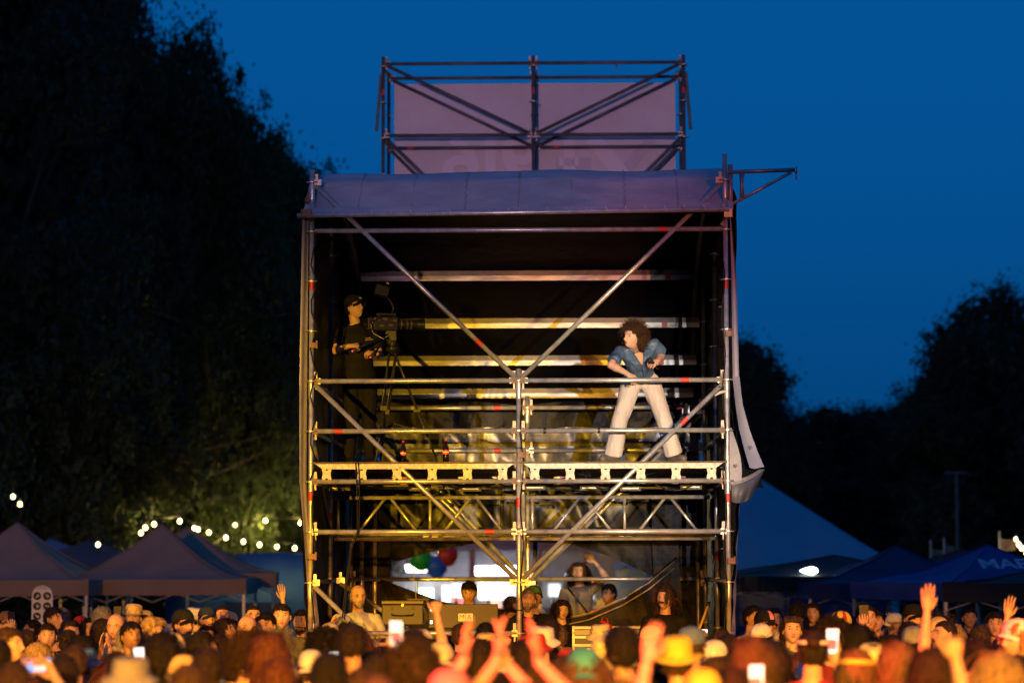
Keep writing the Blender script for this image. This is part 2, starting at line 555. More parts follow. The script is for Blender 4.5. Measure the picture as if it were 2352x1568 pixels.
RX = 2.14
def roof_prof(v):
    pts = [(-0.16, 5.765), (0.12, 5.93), (0.55, 6.20), (1.0, 6.34), (2.2, 6.38), (3.6, 6.15), (4.9, 5.72), (5.6, 5.02), (6.3, 4.55), (7.2, 4.0)]
    f = v * (len(pts) - 1); i = min(int(f), len(pts) - 2); t = f - i
    return (pts[i][0] * (1 - t) + pts[i + 1][0] * t, pts[i][1] * (1 - t) + pts[i + 1][1] * t)
def roof_z(yy):
    lo, hi = 0.0, 1.0
    for _ in range(24):
        m = (lo + hi) / 2
        if roof_prof(m)[0] < yy: lo = m
        else: hi = m
    return roof_prof(lo)[1]
def roof_fn(off):
    def fn(u, v):
        y, z = roof_prof(v)
        rx = RX + .06 * min(1.0, max(0.0, (v - .3) * 6))
        x = -rx + 2 * rx * u
        z += off + 0.03 * wob(x, y, 0, 1.2) * (1 if 0.02 < v else 0)
        z += 0.035 * (u - .5) * (1 if v > 0.05 else .3)
        return (x, y, z)
    return fn
b = MB(); b.grid(40, 45, roof_fn(0.0))
rt = b.build('roof_tarpaulin', M_TARP, TW, smooth=True)
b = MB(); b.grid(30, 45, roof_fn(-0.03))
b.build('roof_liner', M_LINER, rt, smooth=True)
b = MB(); b.tube([(-B - .13, -0.18, 5.735), (B + .03, -0.18, 5.775)], 0.024, 10)
b.build('eaves_tube', M_STEEL, TW, smooth=True)
b = MB(); b.tube([(-B - .01, -0.18, 5.735), (-B - .01, .05, 5.7), (-B, .02, 5.62)], .022, 8); b.box((-B - .04, -.18, 5.76), (.10, .06, .07))
b.build('coupler', M_RUST, TW)
b = MB(); b.tube([(B + .01, -0.18, 5.77), (B + .01, .0, 5.7), (B - .04, .0, 5.64)], .022, 8); b.box((B + .02, -.14, 5.74), (.08, .08, .08))
b.build('coupler', M_STEEL2, TW)
# white end webbing of the front slope
for sx in (-1, 1):
    b = MB(); b.grid(1, 20, lambda u, v: (sx * (RX + 0.004 - 0.055 * u), roof_prof(v * 0.33)[0] - .006, roof_prof(v * .33)[1] + .012 + (.0175 * sx * (1 if v > .1 else .3))))
    b.build('roof_hem', M_CREAM if sx < 0 else M_TARP, rt, smooth=True)

M_BEAMWEB = mat('beam_web_shaded', (0.16, 0.15, 0.14), 0.6, 0.2, var=0.4, scale=5)  # shade on the upper half of each beam, put into the colour
for k in range(1, 8):
    xk = -RX + 2 * RX * k / 8
    b = MB(); b.tube([(xk + .01 * math.sin(v_ * 3 + k), roof_prof(v_ / 20 * .33)[0] - .004, roof_prof(v_ / 20 * .33)[1] + .006 + .035 * (k / 8 - .5)) for v_ in range(1, 21)], .005, 4)
    b.build('seam', M_TARP, rt, smooth=True)
for k in range(22):
    xk = -RX + .1 + (2 * RX - .2) * k / 21
    b = MB(); b.tube([(xk, -.172, 5.80 + .0083 * (k - 10) * .3), (xk + .012, -.206, 5.745 + .0018 * k), (xk + .02, -.17, 5.72 + .0018 * k)], .005, 4)
    b.build('lashing', M_CREAM, rt)
# beams under the rear slope of the roof
for i, (y, z) in enumerate(((4.75, 5.66), (5.12, 5.13), (5.6, 4.72), (6.2, 4.36))):
    L = 2 * B - 0.02 - .03 * i
    b = MB()
    b.box((0, y - .01, z - .03), (L, 0.05, 0.058))
    rb = b.build('roof_beam', M_ALU, TW)
    b = MB(); b.box((0, y + .025, z + .032), (L - .01, 0.03, 0.062))
    b.build('beam_web', M_BEAMWEB, rb)
    for x, w, m in ((1.66 - .03 * i, .07, M_REDTAPE), (1.74 - .03 * i, .04, M_CREAM)):  # coloured light in a pipe's shadow, painted as red and pale strips
        t = MB(); t.box((x, y - .037, z - .03), (w, 0.003, 0.057))
        t.build('tape', m, rb)
# sloping rafters at the sides
for sx in (-1, 1):
    b = MB()
    p = [(sx * (B - .06), *roof_prof(v)) for v in (0.45, .6, .7, .85, 1.0)]
    p = [(a, c, d - .10) for a, c, d in p]
    b.tube(p, 0.05, 6)
    b.build('rafter', M_DARKSTEEL, TW)

# ------------------------------------------------ side walls
def side_wall(sx, ysplit, seed):
    xo = sx * (B + 0.105)
    def fn(off):
        def f(u, v):
            y = 0.13 + 6.4 * u
            top = roof_z(y) - .01
            z = 0.25 + (top - .25) * v
            x = xo + sx * off + 0.035 * wob(y, z * .25, 0, 2.2, seed) + 0.02 * wob(y, z, 0, 5, seed + 3)
            # the fold lines hang vertically and gather towards the foot
            if z < 2.9:
                x -= sx * 0.17 * ((2.9 - z) / 2.6) * math.exp(-((y + .1) / 0.6) ** 2)
            if sx > 0 and y < 2.3 and 1.9 < z < 4.1:
                k = max(0.0, 1 - abs(z - 3.05) / 0.95)
                x += 0.02 * k
            return (x, y, z)
        return f
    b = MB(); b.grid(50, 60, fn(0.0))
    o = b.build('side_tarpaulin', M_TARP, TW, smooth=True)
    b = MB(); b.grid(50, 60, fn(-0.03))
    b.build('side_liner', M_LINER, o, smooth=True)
    return o
lw = side_wall(-1, 0, 1.3)
rw = side_wall(1, 0, 7.7)
# folded front edges of the walls
def edge_strip(sx, pts_in, pts_out, y0, y1, name, m, parent, cols=6):
    def fn(u, v):
        f = v * (len(pts_in) - 1); i = min(int(f), len(pts_in) - 2); t = f - i
        a = Vector(pts_in[i]).lerp(Vector(pts_in[i + 1]), t); c = Vector(pts_out[i]).lerp(Vector(pts_out[i + 1]), t)
        x = a.x * (1 - u) + c.x * u; z = a.y * (1 - u) + c.y * u
        y = y0 * (1 - u) + y1 * u + 0.02 * wob(x * 3, z, u, 1.5, sx) + .012 * math.sin(u * 9 + z)
        return (x, y, z)
    b = MB(); b.grid(cols, 60, fn)
    return b.build(name, m, parent, smooth=True)
edge_strip(-1, [(-B + .13, 1.2), (-B + .08, 1.65), (-B - .01, 2.5), (-B - .05, 3.1), (-B - .05, 4.2), (-B - .045, 5.72)],
           [(-B + .03, 1.2), (-B + .0, 1.65), (-B - .06, 2.5), (-B - .112, 3.1), (-B - .118, 4.2), (-B - .10, 5.72)], 0.10, -0.02, 'wall_edge', M_TARP, lw)
edge_strip(1, [(B + .065, 4.1), (B + .06, 4.5), (B + .06, 5.1), (B + .05, 5.76)],
           [(B + .135, 4.1), (B + .13, 4.5), (B + .12, 5.1), (B + .065, 5.76)], 0.06, 0.16, 'wall_edge', M_TARP, rw)
# loose flap hanging out on the right: an open pouch of tarpaulin
def flap():
    b = MB()
    # outer skin with a curled rim: rows go down, columns go round from the post side (front) to the back
    rows = [(4.13, .06, .135, 0.0), (3.85, .085, .165, 0.02), (3.6, .12, .23, .03), (3.4, .17, .30, .03), (3.22, .22, .375, .02)]
    def fn(u, v):
        f = v * (len(rows) - 1); i = min(int(f), len(rows) - 2); t = f - i
        q = [rows[i][k] * (1 - t) + rows[i + 1][k] * t for k in range(4)]
        x = B + q[1] * (1 - u) + q[2] * u
        return (x, 0.02 + 0.12 * u + q[3] * math.sin(u * 3.1), q[0] - .01 * math.sin(u * 5))
    b.grid(6, 24, fn)
    o = b.build('tarpaulin_flap', M_TARP, TW, smooth=True)
    # back sheet of the pouch, dark inside
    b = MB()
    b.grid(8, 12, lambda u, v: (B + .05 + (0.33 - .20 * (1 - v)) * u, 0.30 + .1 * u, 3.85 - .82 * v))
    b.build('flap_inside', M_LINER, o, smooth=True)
    # pale strip beside the post
    b = MB()
    b.grid(5, 14, lambda u, v: (B + .03 + u * (.02 + .10 * math.sin(v * 2.2)) , 0.09 + .03 * u, 3.62 - .62 * v))
    b.build('flap_strip', M_TARP, o, smooth=True)
    # bottom bag
    def bag(u, v):
        w = math.pi * u
        top = 3.10 + .09 * (1 - math.cos(w)) * .5
        x = B + .04 + .34 * (u ** .9) * (1 - .38 * v)
        z = (3.05 + .16 * u ** 1.5) * (1 - v) + (2.88 + .05 * u - .03 * math.sin(w)) * v
        y = 0.02 + .16 * u - .05 * math.sin(w) * math.sin(math.pi * v) + .02 * math.sin(u * 14) * v
        return (x, y, z)
    b = MB(); b.grid(18, 12, bag)
    b.build('flap_bag', M_TARPDARK, o, smooth=True)
    b = MB(); b.grid(18, 2, lambda u, v: (bag(u, 0)[0] * (1 - .02 * v), bag(u, 0)[1] + .07 * v, bag(u, 0)[2] + .045 * v * (1 - u)))
    b.build('flap_rim', M_CREAM, o, smooth=True)
    for x, z in ((B + .235, 3.42), (B + .085, 3.24)):
        e = MB(); e.lathe((0, 0, 0), [(.008, 0), (.017, 0), (.017, .006), (.008, .006)], 10)
        q = e.build('eyelet', M_DARKSTEEL, o, loc=(x, .015, z)); q.rotation_euler = (R(90), 0, 0)
flap()
b = MB(); b.tube([(B + .0, -.04, 3.98), (B - .07, -.05, 3.965), (B - .125, -.05, 3.93)], [.013, .016, .006], 6)
b.build('cable_tie', M_CREAM, TW)

# ------------------------------------------------ rear sheets, sagging black drapes
def rear_sheet(name, x0, x1, y, z0, z1, m, amp, seed, nx=70, nz=24):
    def fn(u, v):
        x = x0 + (x1 - x0) * u; z = z0 + (z1 - z0) * v
        f = abs(math.sin(u * 9.5 + seed)) * (0.35 + .65 * (1 - v))
        d = amp * (f + .8 * wob(x * 2.2, z * .8, 0, 1.4, seed) + .5 * wob(x * 5 + z * 3, z * 2 - x, 0, 1.3, seed))
        return (x, y + d, z + .02 * math.sin(u * 23) * (1 if v > .9 else 0))
    b = MB(); b.grid(nx, nz, fn)
    return b.build(name, m, TW, smooth=True)
rear_sheet('rear_sheet', -1.72, B - .05, ROWS[2] + .22, 3.22, 3.86, M_FOIL, .16, 0.4)
rear_sheet('rear_sheet', -B, B, ROWS[2] + .42, 2.58, 3.34, M_FOILDARK, .14, 2.4)
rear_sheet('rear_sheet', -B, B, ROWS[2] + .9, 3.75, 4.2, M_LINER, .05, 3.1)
def drape(name, top, bot, y, seed, amp=.05, m=M_LINER):
    def ip(pts, u):
        f = u * (len(pts) - 1); i = min(int(f), len(pts) - 2); t = f - i
        return pts[i][0] * (1 - t) + pts[i + 1][0] * t, pts[i][1] * (1 - t) + pts[i + 1][1] * t
    def fn(u, v):
        a, c = ip(top, u), ip(bot, u)
        x = a[0] * (1 - v) + c[0] * v; z = a[1] * (1 - v) + c[1] * v
        return (x, y + amp * wob(x * 3 + z, z * 1.5, 0, 1.2, seed), z)
    b = MB(); b.grid(50, 14, fn)
    return b.build(name, m, TW, smooth=True)
drape('black_drape', [(-B, 2.7), (B, 2.7)], [(-B, 1.2), (-1.78, 1.9), (-1.66, 2.34), (-1.55, 2.30), (-1.2, 2.40), (-.6, 2.52), (-.3, 2.55), (0, 2.53), (.5, 2.5), (.95, 2.36), (1.3, 2.2), (1.55, 2.1), (B, 2.0)], ROWS[2] + .3, 5.0)
drape('black_drape', [(-1.7, 2.1), (-1.3, 1.95), (-1.0, 1.84), (-.55, 1.78), (0, 1.72), (.3, 1.60), (.7, 1.68), (1.1, 1.85), (1.4, 2.05), (1.75, 2.35)],
      [(-1.9, 0.2), (-1.4, .2), (-.9, .2), (-.4, .2), (0, .2), (.5, .2), (1, .2), (1.4, .2), (1.7, .2), (1.9, .2)], ROWS[2] - .25, 9.0, m=M_LINER)
drape('black_drape', [(-B, 3.1), (-1.62, 3.1)], [(-B, .2), (-1.62, .2)], ROWS[2] + .15, 3.0)
drape('black_drape', [(1.45, 3.1), (B, 3.1)], [(1.5, .2), (B, .2)], ROWS[2] + .15, 4.0)
# pale piping along the sweeping edge of the drape
for dz in (0.0, -.075):
    b = MB(); b.tube([(x, ROWS[2] - .33, z + dz) for x, z in ((.0, 1.66), (.3, 1.62), (.7, 1.70), (1.1, 1.87), (1.4, 2.05), (1.7, 2.3))], .008, 6)
    b.build('drape_piping', M_STEEL2, TW, smooth=True)
# cables hanging on the left bay
for x, s in ((-1.62, 0), (-1.60, .4)):
    b = MB(); b.tube([(x + .02 * math.sin(i * .5 + s) - .012 * i * (i > 4), -.06 - .006 * (i % 2), 3.28 - i * .17) for i in range(12)], .006, 5)
    b.build('cable', M_BLACK, TW)
b = MB(); b.tube([(-B + .02 + .03 * math.sin(i * 1.7), -.035, 5.62 - i * .12) for i in range(22)], .007, 5)
b.build('cable', M_BLACK, TW)

# cable loops, junction boxes and ties that clutter the structure
crng = random.Random(5)
for k in range(9):
    x0 = crng.uniform(-1.9, 1.4); L_ = crng.uniform(.35, .9); dp = crng.uniform(.05, .22); yy = crng.uniform(.3, 1.9)
    b = MB(); b.tube([(x0 + L_ * t / 8, yy + .02 * math.sin(t), 3.21 - dp * 4 * (t / 8) * (1 - t / 8)) for t in range(9)], .009, 5)
    b.build('cable_loop', M_BLACK, TW, smooth=True)
for k in range(7):
    x0 = -1.8 + .6 * k + crng.uniform(-.15, .15)
    b = MB(); b.box((x0, 1.2 + .2 * (k % 3), 3.07), (.22, .16, .07)); jb = b.build('junction_box', M_BLACK, TW)
    b = MB(); b.box((x0, 1.115 + .2 * (k % 3), 3.06), (.17, .006, .010)); b.build('narrow_strip', M_ALU, jb)  # bright metal bar put in for the highlights under the deck
for x0, z0, z1 in ((-B + .03, 1.2, 3.2), (B - .03, 1.3, 5.5), (.03, 1.5, 4.1)):
    n_ = int((z1 - z0) / .16)
    b = MB(); b.tube([(x0 + .018 * math.sin(i * 1.3 + x0), -.03, z0 + i * .16) for i in range(n_)], .007, 5); b.build('cable', M_BLACK, TW)
    for i in range(2, n_, 5):
        b = MB(); b.tube([(0, 0, -.006), (0, 0, .006)], TR + .009, 10, cap=False); b.build('cable_tie', M_BLACK, TW, loc=(x0 - .03 if x0 > 0 else x0 - .03, 0, z0 + i * .16))
for x0, y0, z0 in ((-B, 0, 4.45), (0, 0, 3.35), (B, 0, 4.55), (B, 0, 2.3), (-B, 0, 2.35)):
    b = MB(); b.box((x0 + .03, -.045, z0), (.075, .05, .055)); b.tube([(x0 + .06, -.07, z0 - .035), (x0 + .06, -.07, z0 + .045)], .010, 6); b.build('swivel_coupler', M_RUST, TW)

# riser floor for the crew inside the tower
b = MB()
b.box((0, 2.4, .15), (3.7, 4.3, .30))
b.build('riser_floor', M_PLY, TW)

# ================================================================== sign tower behind
ST = empty('sign_tower', (0.065, 0, 0), R(-1.4), 'tall dark scaffold behind the tarpaulin roof carrying a pale banner', 'scaffold')
YS = (9.62, 10.71)
for y in YS:
    for x in (-B, 0, B):
        standard(x, y, 0, 9.24 if y == YS[0] else 9.22, m=M_DARKSTEEL, parent=ST, zr=(6.6, .5), ring=False, tapes=(8.75,) if y == YS[0] else ())
    for x0, x1 in ((-B, 0), (0, B)):
        for z in (7.14, 8.14, 9.14):
            ledger((x0, y, z), (x1, y, z), m=M_DARKSTEEL, parent=ST, tapes=(.15,) if (y == YS[1] and z < 9) else ())
    brace((-B, y, 9.14), (0, y, 8.14), m=M_DARKSTEEL, parent=ST)
    brace((B, y, 9.14), (0, y, 8.14), m=M_DARKSTEEL, parent=ST)
    brace((-B, y, 8.14), (-B + 1.0, y, 7.14), m=M_DARKSTEEL, parent=ST)
    brace((B, y, 8.14), (B - 1.0, y, 7.14), m=M_DARKSTEEL, parent=ST)
for x in (-B, 0, B):
    for z in (8.14, 9.14):
        ledger((x, YS[0], z), (x, YS[1], z), 'transom', m=M_DARKSTEEL, parent=ST)
for sx in (-1, 1):
    b = MB(); b.tube([(sx * (B + .03), YS[0], 9.0), (sx * (B + .09), YS[0] - .02, 8.2)], .022, 6)
    b.build('spare_tube', M_DARKSTEEL, ST)
b = MB(); b.tube([(1.15, YS[0], 9.12), (1.15, YS[0], 9.06)], .012, 6); b.build('hook', M_DARKSTEEL, ST)
M_BANNER = mat('pale_mesh_banner', (0.66, 0.56, 0.60), 0.75, var=0.12, scale=1.2, bump=.15, bscale=2.5)
M_GHOST = mat('banner_print_ghost', (0.72, 0.60, 0.66), 0.75)
M_GHOST2 = mat('banner_print_dark', (0.54, 0.45, 0.52), 0.75)
b = MB(); b.grid(40, 24, lambda u, v: (-2.0 + 4.0 * u, 10.84 + .02 * wob(u * 4, v * 3, 0, 1.5), 6.2 + 2.88 * v))
banner = b.build('banner', M_BANNER, ST, smooth=True)
def text_mesh(body, size, m, parent, loc, rot, name='lettering', ext=0.002, sx=1.0, bold=False, align='CENTER'):
    cu = bpy.data.curves.new(name, 'FONT')
    cu.body = body; cu.size = size; cu.extrude = ext; cu.align_x = align; cu.align_y = 'CENTER'
    if bold: cu.offset = size * 0.022
    tmp = bpy.data.objects.new(name + '_src', cu)
    COL.objects.link(tmp)
    dg = bpy.context.evaluated_depsgraph_get()
    me = bpy.data.meshes.new_from_object(tmp.evaluated_get(dg))
    bpy.data.objects.remove(tmp)
    me.materials.clear(); me.materials.append(m)
    o = bpy.data.objects.new(name, me)
    link(o, parent)
    o.location = loc; o.rotation_euler = rot; o.scale = (sx, 1, 1)
    return o
# print of the far side showing through, mirrored
text_mesh('L9I6', .98, M_GHOST, banner, (-.35, 10.80, 7.93), (R(90), 0, 0), sx=-1.15, ext=.001, bold=True)
b = MB(); b.box((.55, 10.805, 7.55), (.5, .002, .9)); b.build('print_block', M_GHOST2, banner)
b = MB(); b.box((.48, 10.80, 7.95), (.28, .002, .12)); b.build('print_block', M_GHOST, banner)
b = MB(); b.box((1.35, 10.805, 7.9), (.14, .002, 1.0), Matrix.Rotation(R(40), 3, 'Y')); b.build('print_block', M_GHOST2, banner)
b = MB(); b.box((1.12, 10.80, 7.9), (.22, .002, 1.0), Matrix.Rotation(R(-38), 3, 'Y')); b.build('print_block', M_GHOST, banner)
# ================================================================== people
def V(*a): return Vector(a)

def head_surface(d):
    """unit directions (n,3), face towards -y  ->  points of the head"""
    d = np.asarray(d, float)
    dx, dy, dz = d[:, 0], d[:, 1], d[:, 2]
    x, y, z = dx * .076, dy * .098, dz * .118
    t = np.clip(-dz, 0, 1)
    u = np.clip(dz, 0, 1)
    x = x * (1 - .30 * t ** 1.6) * (1 + .20 * u ** 2)
    y = y * (1 + .16 * u ** 2)
    z = z * (1 - .05 * u)
    y = np.where(dy > 0, y * (1 - .38 * t), y * (1 + .40 * t ** 2))
    f = np.clip(-dy * 1.3, 0, 1)
    def g(x0, z0, sx, sz): return np.exp(-((x - x0) / sx) ** 2 - ((z - z0) / sz) ** 2)
    def g2(x0, z0, sx, sz): return g(x0, z0, sx, sz) + g(-x0, z0, sx, sz)
    b = (.011 * g(0, -.006, .011, .024) + .021 * g(0, -.031, .013, .012) + .006 * g2(.012, -.035, .008, .008)
         + .005 * g2(.03, .030, .02, .008) - .012 * g2(.031, .007, .016, .010) + .004 * g2(.046, -.022, .02, .018)
         + .008 * g(0, -.060, .020, .010) - .005 * g(0, -.0615, .022, .0028) + .010 * g(0, -.098, .02, .014)
         - .004 * g2(.05, -.065, .016, .02))
    y = y - f * b
    return np.stack([x, y, z], 1)

def head_parts(mb, M, hi=True):
    """adds a head with eyes, brows, lips and ears; M places head space (origin at the head's centre)"""
    nu, nv = (56, 44) if hi else (36, 28)
    dirs = []
    for j in range(nv + 1):
        ph = math.pi * j / nv - math.pi / 2
        for i in range(nu):
            a = 2 * math.pi * i / nu
            th = -math.pi / 2 + a - 0.45 * math.sin(a)      # denser on the face
            dirs.append((math.cos(ph) * math.cos(th), math.cos(ph) * math.sin(th), math.sin(ph)))
    P = head_surface(np.array(dirs))
    vs = [M @ Vector(p) for p in P]
    fa, fb = [], []
    for j in range(nv):
        for i in range(nu):
            i2 = (i + 1) % nu
            q = (j * nu + i, j * nu + i2, (j + 1) * nu + i2, (j + 1) * nu + i)
            c = P[list(q)].mean(0)
            lip = abs(c[0]) < .021 and -.0685 < c[2] < -.0525 and c[1] < -.06 and ((c[0] / .021) ** 2 + ((c[2] + .0605) / .009) ** 2 < 1)
            (fb if lip else fa).append(q)
    b0 = len(mb.v)
    mb.v.extend([tuple(p) for p in vs])
    for fs, mi in ((fa, 0), (fb, 3)):
        mb.f.extend([tuple(k + b0 for k in f) for f in fs]); mb.m.extend([mi] * len(fs))
    R3 = M.to_3x3()
    for s in (-1, 1):
        mb.ell(M @ V(s * .031, -.0715, .007), (.0135, .0125, .0095), R3, 10, 7, 1)
        mb.ell(M @ V(s * .031, -.0800, .007), (.0082, .0050, .0072), R3, 8, 6, 2)
        mb.ell(M @ V(s * .031, -.0735, .0145), (.0155, .0125, .0050), R3, 10, 5, 0)
        mb.ell(M @ V(s * .076, .010, -.004), (.0085, .019, .029), R3 @ Matrix.Rotation(s * .35, 3, 'Z'), 10, 7, 0)
        mb.tube([M @ V(s * .014, -.0905, .0225), M @ V(s * .031, -.0890, .0280), M @ V(s * .047, -.0765, .0235)], [.0042, .0052, .0026], 5, 4)
        mb.ell(M @ V(s * .0085, -.1085, -.0435), (.0038, .004, .0028), R3, 6, 5, 2)  # dark dots stand in for the shade inside the nostrils

def cone(mb, p0, r0, p1, r1, round0=True, round1=True, sq=None):
    p0, p1 = Vector(p0), Vector(p1)
    mb.tube([p0, p1], [r0, r1], 12)
    if round0: mb.ell(p0, (r0,) * 3, None, 12, 8)
    if round1: mb.ell(p1, (r1,) * 3, None, 12, 8)

def remesh(mb, voxel, smooth=5, noise=0.0, nscale=9.0, seed=0.0):
    me = mb.mesh('tmp')
    o = bpy.data.objects.new('tmp', me)
    COL.objects.link(o)
    m = o.modifiers.new('r', 'REMESH'); m.mode = 'VOXEL'; m.voxel_size = voxel
    s = o.modifiers.new('s', 'SMOOTH'); s.iterations = smooth; s.factor = .5
    dg = bpy.context.evaluated_depsgraph_get()
    out = bpy.data.meshes.new_from_object(o.evaluated_get(dg))
    bpy.data.objects.remove(o); bpy.data.meshes.remove(me)
    n = len(out.vertices)
    co = np.empty(n * 3); out.vertices.foreach_get('co', co); co = co.reshape(-1, 3)
    if noise:
        no = np.empty(n * 3); out.vertex_normals.foreach_get('vector', no); no = no.reshape(-1, 3)
        a = np.array([mnoise.noise(Vector((p[0] * nscale + seed, p[1] * nscale, p[2] * nscale * .55))) +
                      .5 * mnoise.noise(Vector((p[0] * nscale * 2.3, p[1] * nscale * 2.3 + seed, p[2] * nscale * 1.2))) for p in co])
        co = co + no * (a * noise)[:, None]
    faces = [tuple(p.vertices) for p in out.polygons]
    bpy.data.meshes.remove(out)
    return co, faces

def hand(mb, fingers, wrist, d, palm, side, curl=(10, 15, 10), spread=5, thumb=35, scale=1.0):
    """palm volume goes to mb, finger tubes to fingers; d: finger direction, palm: direction the palm faces, side: +1 / -1 thumb side along d x palm"""
    wrist, d, n = Vector(wrist), Vector(d).normalized(), Vector(palm).normalized()
    n = (n - d * n.dot(d)).normalized()
    s = d.cross(n) * side
    c = wrist + d * .052 * scale
    rot = Matrix((s, n, d)).transposed()
    mb.ell(c, (.041 * scale, .017 * scale, .056 * scale), rot, 12, 8)
    cone(mb, wrist, .027 * scale, wrist + d * .04 * scale, .024 * scale)
    L = [(.043, .026, .021), (.047, .029, .022), (.044, .027, .021), (.034, .021, .018)]
    for k in range(4):
        off = (.030 - .020 * k) * scale
        base = wrist + d * (.092 - (.010 if k == 3 else 0) - (.004 if k == 0 else 0)) * scale + s * off
        a = R(spread * (1.2 - .8 * k))
        fd = (d * math.cos(a) + s * math.sin(a)).normalized()
        p = base - fd * .022 * scale
        pts = [p.copy(), base.copy()]
        ang = 0
        for q, l in enumerate(L[k]):
            ang += R(curl[q])
            p = pts[-1] + (fd * math.cos(ang) + n * math.sin(ang)) * l * scale
            pts.append(p)
        fingers.tube(pts, [.0095 * scale, .0092 * scale, .0085 * scale, .0078 * scale, .0045 * scale], 7)
    a = R(thumb)
    b0 = wrist + d * .022 * scale + s * .022 * scale
    td = (d * math.cos(a) + s * math.sin(a) + n * .35).normalized()
    td2 = (d * math.cos(a * .5) + s * math.sin(a * .5) + n * .55).normalized()
    fingers.tube([b0, b0 + td * .042 * scale, b0 + td * .042 * scale + td2 * .032 * scale, b0 + td * .042 * scale + td2 * .056 * scale],
                 [.0125 * scale, .0105 * scale, .0092 * scale, .005 * scale], 7)

def std_pose(**kw):
    P = dict(pelvis=V(0, 0, .96), chest=V(0, -.005, 1.28), neck=V(0, .01, 1.465), head=V(0, -.02, 1.635), yaw=0, pitch=0, roll=0,
             sh=[V(-.185, .0, 1.415), V(.185, .0, 1.415)], el=[V(-.235, .02, 1.13), V(.235, .02, 1.13)], wr=[V(-.23, -.05, .88), V(.23, -.05, .88)],
             hd=[V(0, -.2, -1), V(0, -.2, -1)], pl=[V(1, 0, 0), V(-1, 0, 0)], curl=[(20, 25, 15), (20, 25, 15)],
             hip=[V(-.095, 0, .93), V(.095, 0, .93)], kn=[V(-.115, -.02, .50), V(.115, -.02, .50)], an=[V(-.125, .02, .085), V(.125, .02, .085)],
             toe=[V(-.15, -.16, .03), V(.15, -.16, .03)])
    P.update(kw)
    return P

def head_matrix(P):
    Rm = (Matrix.Rotation(R(P['yaw']), 4, 'Z') @ Matrix.Rotation(R(P['pitch']), 4, 'X') @ Matrix.Rotation(R(P['roll']), 4, 'Y'))
    return Matrix.Translation(P['head']) @ Rm

